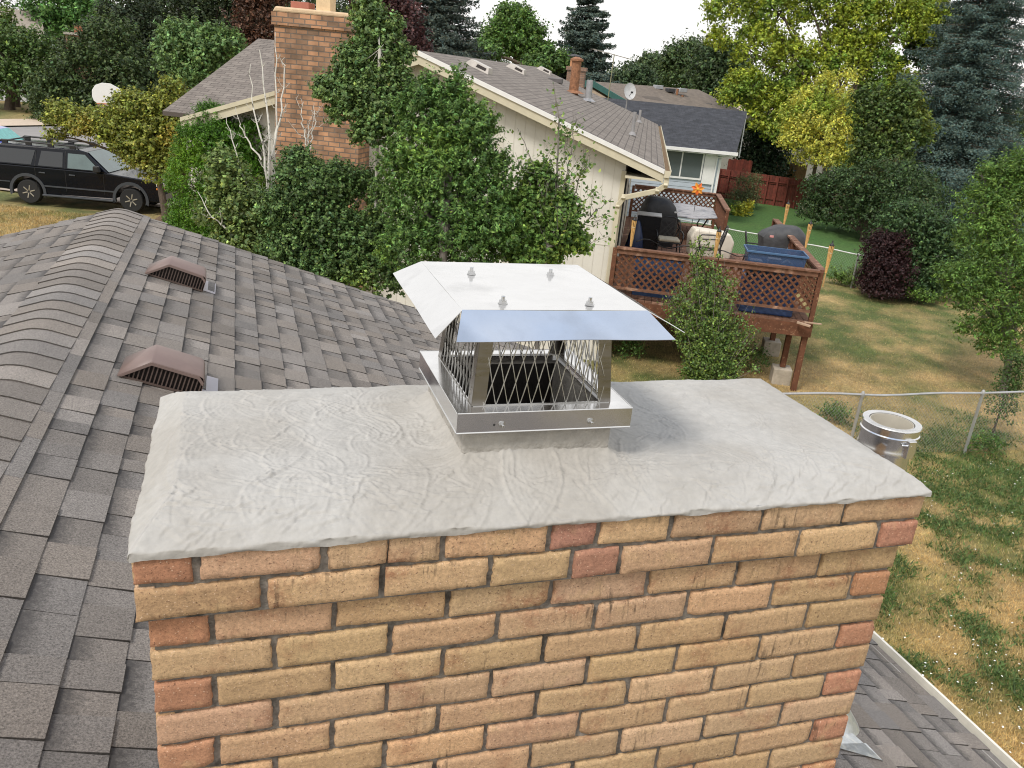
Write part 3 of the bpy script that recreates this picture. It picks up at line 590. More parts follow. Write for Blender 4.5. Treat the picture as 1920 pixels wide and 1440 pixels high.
# roof vents: tapered hoods with a louvred mouth towards the camera
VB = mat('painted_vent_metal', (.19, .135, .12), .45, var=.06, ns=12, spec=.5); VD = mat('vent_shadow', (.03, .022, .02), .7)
def vent(x0, y0, label):
    t = thing('roof_vent', label, 'roof vent', (x0, y0, rz(x0)+.008), 0, 'brown metal vents beside the ridge'); t.rotation_euler = (0, an, 0)
    Ln, Hh, dp, e = .375, .115, .27, .02
    prof = [(0, .006), (.120, Hh*.98), (.128, Hh), (Ln-.03, Hh-.004), (Ln-.010, Hh-.012), (Ln, Hh-.032), (Ln, .0)]
    m = MB(); k = len(prof)
    back = [(.008, .004), (.122, Hh*.95), (.130, Hh*.97), (Ln-.035, Hh*.93), (Ln-.015, Hh*.86), (Ln-.004, Hh*.68), (Ln-.004, .0)]
    vs = [(p[0], 0, p[1]) for p in prof]+[(p[0], dp, p[1]) for p in back]
    m.add(vs, [(i, i+1, k+i+1, k+i) for i in range(k-1)]+[tuple(range(2*k-1, k-1, -1))]); o = m.build('hood', VB, t, smooth=True); s_ = o.modifiers.new('t', 'SOLIDIFY'); s_.thickness = .002; s_.offset = -1
    m = MB(); m.prism([(.012, .004), (.128, Hh-.012), (Ln-.035, Hh-.024), (Ln-.008, Hh-.05), (Ln-.008, .004)], .03, .034); m.build('shade_panel', VD, t)  # near-black sheet standing in for the shade inside the hood
    m = MB()
    for i in range(19):
        x = .03+i*.0185
        h = min((x/.125)*(Hh-.02), Hh-.02) ; h = min(h, Hh-.045) if x > Ln-.03 else h
        if x < Ln-.006 and h > .012: m.box(x-.003, x+.003, .006, .016, .004, h)
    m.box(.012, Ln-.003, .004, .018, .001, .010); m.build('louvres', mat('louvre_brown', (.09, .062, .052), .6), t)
    m = MB(); m.prism([(0.002, .005), (.124, Hh-.002), (Ln-.03, Hh-.006), (Ln-.002, Hh-.034), (Ln-.004, Hh-.05), (Ln-.035, Hh-.022), (.128, Hh-.016), (.02, .008)], -.004, 0); m.build('front_lip', VB, t)
    m = MB(); m.box(.06, Ln+.085, .05, dp+.06, -.001, .0015); m.build('flange', mat('flange_metal', (.36, .34, .37), .35, var=.05), t); return t
pv = lambda px, py: (lambda d: CAM+d*((RZ0+RS*CAM[0]-CAM[2])/(d[2]-RS*d[0])))(ray(px, py))
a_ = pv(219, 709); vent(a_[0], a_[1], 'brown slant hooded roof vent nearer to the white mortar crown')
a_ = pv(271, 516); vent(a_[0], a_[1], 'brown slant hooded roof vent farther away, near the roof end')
# double walled metal vent pipe
vp = thing('vent_pipe', 'shiny open topped double wall metal vent pipe behind the crown', 'vent pipe', (2.5, 1.10, rz(2.5)))
GALV = steel('galvanised_pipe', .22, (.72, .72, .73), sm=.5); ht = -.262+.035-rz(2.5)
m = MB(); m.lathe([(.092, -.05), (.092, ht-.11), (.105, ht-.105), (.107, ht-.095), (.104, ht-.088), (.104, ht-.045), (.108, ht-.04), (.108, ht-.032), (.104, ht-.028), (.104, ht-.004), (.108, ht), (.106, ht+.004), (.082, ht+.003), (.080, ht-.01), (.080, -.04), (.09, -.05)], seg=48); m.build('outer_wall', GALV, vp, smooth=True)
m = MB(); m.lathe([(.0785, ht-.14), (.0785, ht+.001), (.0765, ht+.001), (.0765, ht-.14)], seg=40); m.build('inner_liner', mat('dull_aluminium', (.62, .58, .50), .5, .4, var=.1), vp, smooth=True)
m = MB(); m.lathe([(0.0, ht-.135), (.076, ht-.134)], seg=24); m.build('pipe_bottom', mat('pipe_dark', (.05, .045, .04)), vp)
m = MB(); m.box(-.012, .022, -.121, -.100, ht-.10, ht-.03); m.tube([(-.03, -.104, ht-.05), (0, -.118, ht-.048), (.03, -.104, ht-.05)], .005, 6); m.build('clamp', GALV, vp, bevel=.003)
m = MB(); m.lathe([(.20, -.05), (.12, .06), (.096, .10), (.096, .11), (.11, .06), (.19, -.055)], seg=32); m.build('flashing_cone', FLASH, vp, smooth=True)
m = MB(); Q_ = [pv(*q) for q in ((1582, 1366), (1654, 1431), (1622, 1398), (1545, 1400))]; m.add([(p[0]-2.5, p[1]-1.10, p[2]-rz(2.5)+.014+z_) for z_ in (0, -.012) for p in Q_], [(0, 1, 2, 3), (0, 4, 5, 1), (1, 5, 6, 2), (2, 6, 7, 3)]); m.build('flashing_sheet', FLASH, vp)
# ================================================================ GROUND
def axis(lo, d0, d1, hi, st):
    a = list(np.arange(d0, d1, st)); x = d0; s = st
    while x > lo: s *= 1.25; x -= s; a.insert(0, x)
    x = d1; s = st
    while x < hi: a.append(x); x += s; s *= 1.25
    a.append(x); return np.array(a)
gx = axis(-900, -16, 32, 900, .22); gy = axis(-300, -2, 48, 1500, .22)
NE = np.array((7.1, 13.8)); UU = np.array((.899, -.438)); WW = np.array((.438, .899)); NRZ = math.atan2(-.438, .899)
def green(x, y):
    """how green the lawn is, 0 straw .. 1 green"""
    u = (x-NE[0])*UU[0]+(y-NE[1])*UU[1]; w = (x-NE[0])*WW[0]+(y-NE[1])*WW[1]
    n = fbm(x*.55+3, y*.55+9, 5); n2 = fbm(x*2.3, y*2.3+40, 3)
    g = np.clip((n*.62+n2*.38-.40)*3.4+.04, 0, 1)
    near = np.clip((8.4-y)/1.5, 0, 1)*np.clip((x-1)/2, 0, 1)
    g = np.clip(g+near*(.42*np.clip((fbm(x*.8+31, y*.8, 4)-.42)*7, 0, 1)-.04), 0, 1)
    far = np.clip((w-12.2)/.6, 0, 1)*(u > 1.5)
    g = g*(1-far)+far*(.93+.07*n)
    left = (x < -1.5)*(y > 18); g = np.where(left, np.clip(g+.22, 0, .9), g)
    return g, far
def gcol(x, y, j=None):
    g, far = green(x, y); a = np.array((.44, .31, .135)); c = np.array((.105, .135, .032)); f_ = np.array((.06, .155, .028)); br = fbm(x*1.3+70, y*1.3, 3)[..., None]
    st = a*(.72+.62*br); gr = c*(.75+.5*br)
    gr = gr*(1-far[..., None])+f_*far[..., None]; return st*(1-g[..., None])+gr*g[..., None]
GX, GY = np.meshgrid(gx, gy); GZ = np.full_like(GX, G)+(fbm(GX*.5, GY*.5, 3)-.5)*.05
far_ = (np.hypot(GX, GY) > 60); GZ = np.where(far_, G-.02, GZ)
n_ = len(gx); a = np.arange(len(gy)-1)[:, None]*n_+np.arange(n_-1)[None, :]
gm = mat('dry_lawn_ground', (.8, .8, .8), .95, var=.28, ns=9, bump=.8, bs=30, attr=True, coord='Object', dist=.03)
tag(npmesh('ground', np.stack([GX, GY, GZ], -1).reshape(-1, 3), np.stack([a, a+1, a+n_+1, a+n_], -1).reshape(-1, 4), gm, pcols=gcol(GX, GY).reshape(-1, 3), smooth=True), kind='structure')
# real blades over the part of the lawn the photo can see
def blades(n, fn, name, L_, W_, colfn, kind='stuff', label=None, cat='grass', lean=.5):
    x, y = fn(n); n = len(x); z = np.full(n, G)+(fbm(x*.5, y*.5, 3)-.5)*.05-.003; a = rng.uniform(0, 6.283, n); h = L_*rng.uniform(.5, 1.3, n); w = W_*rng.uniform(.6, 1.3, n)
    dx = np.cos(a)*w; dy = np.sin(a)*w; lx = rng.normal(0, lean, n)*h; ly = rng.normal(0, lean, n)*h
    V = np.stack([np.stack([x-dx, y-dy, z], -1), np.stack([x+dx, y+dy, z], -1), np.stack([x+lx, y+ly, z+h], -1)], 1).reshape(-1, 3)
    c = colfn(x, y); o = npmesh(name, V, np.arange(3*n).reshape(-1, 3), LEAF, cols=c); return tag(o, label, cat, None, kind)
def yard(n):
    px = rng.uniform(1120, 2200, n*3); py = rng.uniform(515, 1445, n*3); k = (G-CAM[2])
    d = fw[None]+rt[None]*((px-960)/F)[:, None]-up[None]*((py-720)/F)[:, None]; t = k/d[:, 2]; P = CAM[None]+d*t[:, None]
    x, y = P[:, 0]+rng.normal(0, .05, len(px)), P[:, 1]+rng.normal(0, .05, len(px)); ok = (t > 0) & ((x > 3.2) | (y > 7))
    return x[ok][:n], y[ok][:n]
def bc(x, y):
    c = gcol(x, y); n = len(x); k = rng.uniform(.6, 1.75, n)[:, None]; mixr = (rng.random(n) < .22)[:, None]; return np.clip(np.where(mixr, np.array((.46, .35, .17))*k, c*k*1.15), 0, .8)
blades(290000, yard, 'lawn_grass', .045, .0045, bc, label='patchy straw and green grass of the back lawn')
def weedy(n):
    x, y = yard(n*6); g, f_ = green(x, y); p = (g+rng.normal(0, .2, len(x)) > .50) & (fbm(x*1.6+5, y*1.6+80, 3)+rng.normal(0, .07, len(x)) > .46) & (y < 11); return x[p][:n], y[p][:n]
blades(52000, weedy, 'low_weeds', .055, .014, lambda x, y: np.array((.075, .125, .035))[None]*rng.uniform(.5, 1.9, len(x))[:, None], label='low green clover and weeds in the near lawn', cat='weeds', lean=.9)
def flw(n):
    x, y = yard(n*40); p = (fbm(x*1.2+5, y*1.2+80, 3)+rng.normal(0, .06, len(x)) > .45) & (y < 8.6) & (x > 3.6); return x[p][:n], y[p][:n]
x, y = flw(600); V, Fq = [], []
for i, (a_, b_) in enumerate(zip(x, y)):
    z = G+.05+random.uniform(0, .04); r = random.uniform(.006, .0135); tt = random.uniform(0, 1)
    for k in range(6): V.append((a_+r*math.cos(tt+k*1.047), b_+r*math.sin(tt+k*1.047), z+random.uniform(-.004, .004)))
    Fq.append([i*6+k for k in range(6)])
tag(npmesh('clover_blossoms', V, np.array(Fq), mat('white_petals', (.8, .8, .76), .7, var=0)), 'tiny white blossoms scattered in the near lawn', 'flowers', kind='stuff')
# left side: driveway, street, pavement
def sheet4(name, pts, z, m, kind='structure'):
    mb_ = MB(); mb_.add([(p[0], p[1], z) for p in pts], [tuple(range(len(pts)))]); return tag(mb_.build(name, m), kind=kind)
def LW(u, w): return (NE[0]+UU[0]*u+WW[0]*w, NE[1]+UU[1]*u+WW[1]*w)
CONC = mat('driveway_concrete', (.43, .35, .28), .9, var=.12, ns=1.5, bump=.2)
sheet4('driveway', [LW(-60, 8.2), LW(-15.4, 10.6), LW(-12.0, 11.2), LW(-12.0, 16.5), LW(-60, 16.5)], G+.05, CONC)
sheet4('flower_bed_soil', [LW(-15.4, 10.5), LW(-9, 10.4), LW(-9, 3), LW(-13.5, 4)], G+.034, mat('bed_soil', (.17, .105, .06), .95, var=.3, bump=.8))
A1, A2 = atz(0, 227, G), atz(93, 226, G); B1, B2 = atz(0, 240, G), atz(93, 238.5, G); dd = nrm((A2-A1)[:2]); ap = lambda P, t: (P[0]+dd[0]*t, P[1]+dd[1]*t)
dd2 = nrm((B2-B1)[:2])
sheet4('sidewalk', [ap(A1, -60), ap(A1, 60), ap(B1, 60), ap(B1, -60)], G+.12, mat('sidewalk_concrete', (.55, .44, .34), .9, var=.08))
pn = (dd[1], -dd[0]); qf = lambda t, o: (ap(B1, t)[0]+pn[0]*o, ap(B1, t)[1]+pn[1]*o)
sheet4('road', [qf(-60, .004), qf(60, .004), qf(60, 9.5), qf(-60, 9.5)], G+.045, mat('old_asphalt', (.27, .25, .24), .9, var=.1, ns=1))
for nm, fn, n in (('front_lawn_grass', lambda n: (rng.uniform(-9.5, -1.6, n), rng.uniform(19, 30.2, n)), 60000),):
    def fl2(n, fn=fn):
        x, y = fn(n); w = (x-NE[0])*WW[0]+(y-NE[1])*WW[1]; p = w < 8.1; return x[p], y[p]
    blades(n, fl2, nm, .07, .010, bc, label='yellowing front lawn grass beside the driveway')
# ================================================================ CREAM HOUSE NEXT DOOR (local frame: x along the gable wall, y away, z above ground)
HO = (NE[0], NE[1], G)
def nthing(name, label, cat, u=0, w=0, z=0, rz=0, group=None):
    p = LW(u, w); return thing(name, label, cat, (p[0], p[1], G+z), NRZ+rz, group)
def nloc(px, py, z):      # pixel -> local (u, w) at height z above ground
    P = atz(px, py, G+z); d = P[:2]-NE; return float(d@UU), float(d@WW)
def nonw(px, py, w):      # pixel -> local u, z on the plane y = w
    d = ray(px, py); t = (w-(CAM[:2]-NE)@WW)/(d[:2]@WW); P = CAM+d*t; return float((P[:2]-NE)@UU), float(P[2]-G)
CREAM = mat('cream_panel_siding', (.67, .645, .585), .85, var=.05, ns=2, bump=.15, bs=30, dirt=((.50, .45, .36), 1.2, .55, .8))
ROOFN = bricktex('brown_tab_shingles', (.155, .13, .112), (.21, .18, .155), (.085, .07, .06), .31, .143, .009, var=.2, bump=.9)
TRIMC = mat('cream_fascia', (.56, .51, .38), .6, var=.06); WHT = mat('white_fascia', (.76, .75, .73), .5, var=.04)
cream = nthing('cream_house', 'long cream sided house with a brown shingled gable roof', 'house')
UR, ZRg, UE, ZE, UL = -4.06, 5.77, .826, 4.09, -8.94; sl_ = (ZRg-ZE)/(UE-UR)
m = MB(); zt_ = lambda u: ZRg-sl_*abs(u-UR)-.16
m.prism([(-8.3, -.1), (.09, -.1), (.09, zt_(.09)), (UR, zt_(UR)), (-8.3, zt_(-8.3))], .34, 18.0, 'y'); m.box(-10.8, -8.3, 3.5, 13.4, -.1, 3.75); m.build('wall', CREAM, cream)
m = MB(); x = -8.25     # vertical grooves
while x < .05: m.box(x, x+.012, .335, .3405, 0, zt_(x)-.02); x += .203
m.box(-8.3, .09, .333, .3405, 2.46, 2.475); y = .6
while y < 18: m.box(.0895, .0945, y, y+.012, 0, 3.9); y += .203
m.build('siding_grooves', mat('groove_shadow', (.60, .57, .51), .9, var=0), cream)
m = MB(); m.box(.02, .11, .31, .43, 0, 3.95); m.build('corner_trim', TRIMC, cream)
m = MB(); m.box(.10, .14, 4.2, 6.0, 1.5, 3.5); o = m.build('sliding_door', mat('door_frame', (.55, .53, .48), .5), cream); MB().box(.139, .146, 4.3, 5.9, 1.6, 3.4).build('pane', mat('dark_door_glass', (.02, .024, .028), .08, spec=.8, var=0), o)
MB().box(.10, .135, 1.3, 1.36, 1.5, 3.7).build('conduit', mat('black_conduit', (.03, .03, .03)), cream)
def roofq(mb, pts, t=.10, s=1.0):
    a, b, c, d = [np.array(p, float) for p in pts]      # a-b eave, d-c ridge
    lu = np.linalg.norm(b-a); lv = np.linalg.norm(d-a); e = nrm(b-a); off = [float((p-a)@e) for p in (a, b, c, d)]
    mb.slab(a, b, c, d, t, [(off[0], 0), (off[1], 0), (off[2], lv), (off[3], lv)])
m = MB(); roofq(m, [(UE, 18.4, ZE), (UE, 0, ZE), (UR, 0, ZRg), (UR, 18.4, ZRg)][::1]); m.build('right_roof_slope', ROOFN, cream)
m = MB(); roofq(m, [(UL, 0, ZE), (UL, 8, ZE), (UR-.002, 8, ZRg), (UR-.002, 0, ZRg)]); m.build('left_roof_slope', ROOFN, cream)
# wing with the ridge running across
m = MB(); we, wr, uL = 3.13, 8.5, -11.17; ze_ = 3.90
m2 = [(uL, we, ze_), (-6.5, we, ze_), (-6.5, wr, 5.77), (uL, wr, 5.77)]; roofq(m, m2); m.build('wing_roof_slope', ROOFN, cream)
m = MB(); roofq(m, [(-4.0, wr+5.37, ze_), (uL, wr+5.37, ze_), (uL, wr, 5.765), (-4.0, wr, 5.765)]); m.build('wing_roof_slope', ROOFN, cream)
m = MB(); m.prism([(3.5, 0), (wr, 0), (wr, 5.6), (3.5, 3.75)], -10.79, -10.7, 'x'); m.prism([(wr, 0), (13.4, 0), (13.4, 3.9), (wr, 5.6)], -10.79, -10.7, 'x'); m.build('wing_gable', CREAM, cream)
m = MB(); roofq(m, [(-12.95, 6.2, 2.95), (-11.2, 6.2, 2.95), (-11.2, 9.5, 3.65), (-12.95, 9.5, 3.65)], .08); m.build('porch_roof', ROOFN, cream)
m = MB(); m.box(-12.7, -11.3, 6.5, 9.4, 0, 2.9); m.build('porch_wall', mat('dark_brown_wall', (.11, .08, .06), .8), cream)
# fascias along the rakes: white strip above cream board
def rake(name, u0, z0, u1, z1, w, matr, top, hgt, th):
    m = MB(); m.add([(u0, w, z0-top), (u1, w, z1-top), (u1, w, z1-top-hgt), (u0, w, z0-top-hgt), (u0, w+th, z0-top), (u1, w+th, z1-top), (u1, w+th, z1-top-hgt), (u0, w+th, z0-top-hgt)], [(0, 1, 2, 3), (7, 6, 5, 4), (0, 4, 5, 1), (1, 5, 6, 2), (2, 6, 7, 3), (3, 7, 4, 0)]); m.build(name, matr, cream)
rake('drip_strip', UR, ZRg, UE, ZE, -.05, WHT, .005, .085, .045); rake('barge_board', UR, ZRg, UE, ZE, -.022, TRIMC, .092, .15, .02)
rake('drip_strip', UL, ZE, UR, ZRg, -.05, TRIMC, .005, .085, .045); rake('barge_board', UL, ZE, UR, ZRg, -.022, TRIMC, .092, .16, .02)
m = MB(); m.box(.1, UE-.02, .0, 18.3, ZE-.24, ZE-.20); m.box(UE-.03, UE, -.02, 18.4, ZE-.26, ZE-.11); m.build('soffit', TRIMC, cream)
m = MB(); m.box(UR-.1, UE-.1, .02, .33, 0, 0.001)
m = MB(); gz = ZE-.02
prof = [(UE+.004, gz-.13), (UE+.004, gz), (UE+.012, gz), (UE+.012, gz-.118), (UE+.085, gz-.118), (UE+.11, gz-.06), (UE+.115, gz), (UE+.128, gz), (UE+.12, gz-.07), (UE+.09, gz-.13)]
m.prism(prof, -.06, 18.4, 'y'); m.prism([(UE+.004, gz-.13), (UE+.004, gz), (UE+.128, gz), (UE+.12, gz-.07), (UE+.09, gz-.13)], -.072, -.061, 'y'); m.build('gutter', TRIMC, cream)
MB().box(UE+.015, UE+.108, -.05, 18.3, gz-.11, gz-.04).build('gutter_leaves', mat('leaf_litter', (.16, .10, .05), .95, var=.4, ns=40, bump=1), cream)
ge = mat('gutter_end_white', (.78, .76, .72), .5)
m = MB(); DS = [(UE+.06, -.0, gz-.13), (UE+.06, -.0, gz-.27), (UE-.08, .05, gz-.40), (.12, .22, gz-.62), (.03, .25, gz-.80), (.03, .25, .2)]
for p, q_ in zip(DS[:-1], DS[1:]):
    m.bar(p, q_, .10, .075, (0, 1, 0)); m.bar(np.array(q_)-(0, .04, .035), np.array(q_)+(0, .04, .035), .105, .08, (1, 0, 0)) if q_ != DS[-1] else None
m.build('downspout', TRIMC, cream, bevel=.012)
m = MB(); rs = mat('roof_vent_metal', (.30, .27, .25), .5)
def onroof(px, py):      # local u, w, z on the right slope
    n = np.array((sl_, 0, 1.0)); d = ray(px, py); dl_ = np.array((d[:2]@UU, d[:2]@WW, d[2])); c_l = np.array(((CAM[:2]-NE)@UU, (CAM[:2]-NE)@WW, CAM[2]-G)); P0 = np.array((UR, 0, ZRg)); t = ((P0-c_l)@n)/(dl_@n); return c_l+dl_*t
tilt_ = math.atan(sl_)
for px, py in ((899, 130), (969, 133), (1021, 135)):
    p = onroof(px, py); m = MB(); vs = [(-.2, -.24, .13), (.22, -.24, .12), (.22, .24, .12), (-.2, .24, .13), (-.3, -.28, .0), (.26, -.28, .0), (.26, .28, .0), (-.3, .28, .0)]
    m.add(vs, [(0, 1, 2, 3), (0, 4, 5, 1), (1, 5, 6, 2), (2, 6, 7, 3), (3, 7, 4, 0)]); c_, s_ = math.cos(tilt_), math.sin(tilt_); m.v = [(p[0]+v[0]*c_+v[2]*s_, p[1]+v[1], p[2]-v[0]*s_+v[2]*c_) for v in m.v]
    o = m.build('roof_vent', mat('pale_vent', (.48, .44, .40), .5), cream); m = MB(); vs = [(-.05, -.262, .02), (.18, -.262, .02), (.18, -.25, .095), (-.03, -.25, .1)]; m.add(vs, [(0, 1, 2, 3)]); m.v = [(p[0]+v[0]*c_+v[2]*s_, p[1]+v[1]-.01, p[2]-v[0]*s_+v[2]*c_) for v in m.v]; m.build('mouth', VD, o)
GREYP = mat('grey_vent_pipe', (.28, .27, .27), .6); RUST = mat('rusty_flue_pipe', (.26, .12, .06), .8, var=.35, ns=12)
for px, py, r, hgt, mt, lb in ((1185, 254, .042, .55, GREYP, None), (1198, 230, .042, .40, GREYP, None), (1102, 190, .10, .62, mat('zinc_sheet', (.36, .36, .37), .5, .5), None), (1075, 175, .15, .95, RUST, 'rusty furnace flue pipe on the brown roof')):
    p = onroof(px, py); m = MB(); m.tube([(p[0], p[1], p[2]-.1), (p[0], p[1], p[2]+hgt)], r, 12); m.lathe([(r*2.4, 0), (r*1.1, .08)], (p[0], p[1], p[2]+.01), 12)
    if r > .12: m.lathe([(r*1.35, hgt), (r*1.35, hgt+.06), (r*.4, hgt+.12)], (p[0], p[1], p[2]), 14)
    m.build('flue_pipe' if r > .05 else 'plumbing_vent', mt, cream, lb, smooth=True)
p = onroof(1041, 153); m = MB(); m.box(p[0]-.25, p[0]+.25, p[1]-.2, p[1]+.2, p[2]-.05, p[2]+.12); m.build('low_roof_vent', mat('dark_hood', (.12, .11, .11), .5), cream, bevel=.03)
# red brown brick chimney on that gable
nb = nthing('brick_chimney', 'tall reddish brown brick chimney against the cream gable wall', 'chimney', -5.98, 0, 0)
NBR = bricktex('red_tan_brick', (.20, .125, .08), (.44, .235, .13), (.16, .125, .10), .22, .090, .010, var=.45, bump=1)
def bbox_uv(m, x0, x1, y0, y1, z0, z1):
    q_ = lambda a, b, c, d, w: m.quad(a, b, c, d, [(0, z0), (w, z0), (w, z1), (0, z1)])
    q_((x0, y0, z0), (x1, y0, z0), (x1, y0, z1), (x0, y0, z1), x1-x0); q_((x1, y0, z0), (x1, y1, z0), (x1, y1, z1), (x1, y0, z1), y1-y0)
    q_((x1, y1, z0), (x0, y1, z0), (x0, y1, z1), (x1, y1, z1), x1-x0); q_((x0, y1, z0), (x0, y0, z0), (x0, y0, z1), (x0, y1, z1), y1-y0); m.quad((x0, y0, z1), (x1, y0, z1), (x1, y1, z1), (x0, y1, z1)); m.quad((x0, y1, z0), (x1, y1, z0), (x1, y0, z0), (x0, y0, z0))
m = MB(); bbox_uv(m, -.80, .90, -.36, .335, -.1, 5.98); bbox_uv(m, -.84, .94, -.40, .38, 5.98, 6.20); m.build('brick_stack', NBR, nb)
m = MB(); m.prism([(-.83, 6.20), (.93, 6.20), (.87, 6.29), (-.77, 6.30)], -.39, .37, 'y'); m.build('mortar_cap', mat('sandy_mortar', (.62, .46, .30), .9, bump=.3), nb, bevel=.03)
m = MB(); m.box(-.06, .22, -.16, .14, 6.28, 6.75); m.build('clay_flue', mat('buff_clay', (.66, .50, .31), .8), nb, bevel=.01)
m = MB(); m.box(-.56, -.2, -.16, .16, 6.28, 6.42); m.build('clay_flue', mat('red_clay', (.36, .13, .09), .8), nb, bevel=.01, label='short red clay flue')
# ---------------------------------------------------------------- DECK
DW = mat('brown_stained_wood', (.135, .056, .030), .75, var=.22, ns=3, bump=.4, bs=40, stretch=(3, 3, 3), dirt=((.33, .19, .11), 7, .60, .74), spec=.3)
DWP = mat('worn_brown_wood', (.165, .078, .046), .85, var=.3, ns=9, bump=.5, dirt=((.36, .21, .14), 5, .57, .70))
dk = nthing('wooden_deck', 'raised brown wooden deck with lattice railing beside the cream house', 'deck', 0, 0, 0)
FZ, RZt = 1.47, 2.51; DU, DWd, D2U, D2W = 4.12, 6.8, 2.92, 11.2
m = MB(); x = .14
while x < DU-.02: m.box(x, x+.128, .02+.1, DWd if x > D2U-.1 else D2W, FZ-.035, FZ+random.uniform(-.002, .002)); x += .137
m.build('floor_boards', DWP, dk)
m = MB(); m.box(.1, DU+.02, .075, .115, FZ-.30, FZ-.036); m.box(DU-.018, DU+.022, .116, DWd+.02, FZ-.30, FZ-.036); m.box(.1, DU-.02, DWd-.02, DWd+.02, FZ-.30, FZ-.036)
for y in (1.6, 3.3, 5.0): m.box(.12, DU-.02, y, y+.04, FZ-.28, FZ-.037)
m.build('rim_joists', DW, dk)
for (u, w, z0) in ((4.06, .20, 0), (3.84, .62, .34), (3.9, 2.62, .3), (2.0, .6, .1), (1.9, 3.2, .1), (1.5, 8.5, 0)):
    m = MB(); m.box(u-.055, u+.055, w-.055, w+.055, z0, FZ-.30); m.build('leg', DW, dk, bevel=.005)
FT = mat('concrete_footing', (.40, .35, .28), .95, var=.2, bump=.5)
for (u, w) in ((3.84, .62), (3.9, 2.62)):
    m = MB(); m.prism([(u-.19, w-.19), (u+.19, w-.19), (u+.19, w+.19), (u-.19, w+.19)], -.1, .33, 'z'); m.build('footing', FT, dk, bevel=.02)
def rail_run(p, q_, gap0=.0, lat=True):
    p = np.array((*p, 0.)); q_ = np.array((*q_, 0.)); d = nrm(q_-p); Ln = np.linalg.norm(q_-p); nn = np.cross(d, (0, 0, 1)); o3 = lambda s, z, off=0: p+d*s+np.array((0, 0, z))+nn*off
    m = MB(); m.bar(o3(-.02, RZt-.018), o3(Ln+.02, RZt-.018), .15, .036); m.bar(o3(0, RZt-.085, .02), o3(Ln, RZt-.085, .02), .04, .095); m.build('top_rail', DWP, dk)
    m = MB(); m.bar(o3(0, FZ+.215, .02), o3(Ln, FZ+.215, .02), .04, .05); m.build('bottom_rail', DWP, dk)
    if not lat: return
    m = MB(); z0, z1 = FZ+.235, RZt-.13; st = .150; H = z1-z0
    for off, s_ in ((-.006, 1), (.006, -1)):
        k = -H
        while k < Ln+H:
            a, b = (k, k+H) if s_ > 0 else (k+H, k); za, zb_ = z0, z1
            # clip
            A = [a, za]; B = [b, zb_]
            def clip(A, B, lim, lo):
                if (A[0] < lim) == (B[0] < lim): return (A, B) if ((A[0] >= lim) if lo else (A[0] <= lim)) else None
                t = (lim-A[0])/(B[0]-A[0]); M_ = [lim, A[1]+(B[1]-A[1])*t]
                return (M_, B) if ((B[0] >= lim) if lo else (B[0] < lim)) else (A, M_)
            r_ = clip(A, B, 0, True); r_ = clip(*r_, Ln, False) if r_ else None
            if r_ and abs(r_[0][0]-r_[1][0]) > .01: m.bar(o3(r_[0][0], r_[0][1], off), o3(r_[1][0], r_[1][1], off), .009, .034, nn) if False else m.bar(o3(r_[0][0], r_[0][1], off), o3(r_[1][0], r_[1][1], off), .040, .009, nn)
            k += st
    m.build('lattice_panel', DW, dk, fix=False)
def rpost(u, w, z1=RZt-.036, z0=FZ-.3): m = MB(); m.box(u-.045, u+.045, w-.045, w+.045, z0, z1); m.build('rail_post', DW, dk, bevel=.004)
rail_run((.15, .12), (2.08, .12)); rail_run((2.14, .12), (4.03, .12)); rail_run((DU-.01, .2), (DU-.01, 3.4)); rail_run((DU-.01, 3.5), (DU-.01, 6.75)); rail_run((D2U, 7.6), (D2U, D2W-.05)); rail_run((.3, D2W-.03), (D2U-.05, D2W-.03))
for p in ((.10, .13), (2.11, .13), (4.09, .15), (4.09, 3.45), (4.09, 6.8), (D2U, 7.55), (D2U, D2W-.05), (.25, D2W-.05)): rpost(*p)
m = MB(); m.bar((3.80, -.05, FZ+.01), (4.05, -.12, FZ-.02), .09, .03); m.bar((3.95, .01, FZ+.015), (4.28, .03, FZ+.012), .05, .02); m.build('loose_board_ends', mat('bare_wood', (.42, .29, .2), .85), dk)
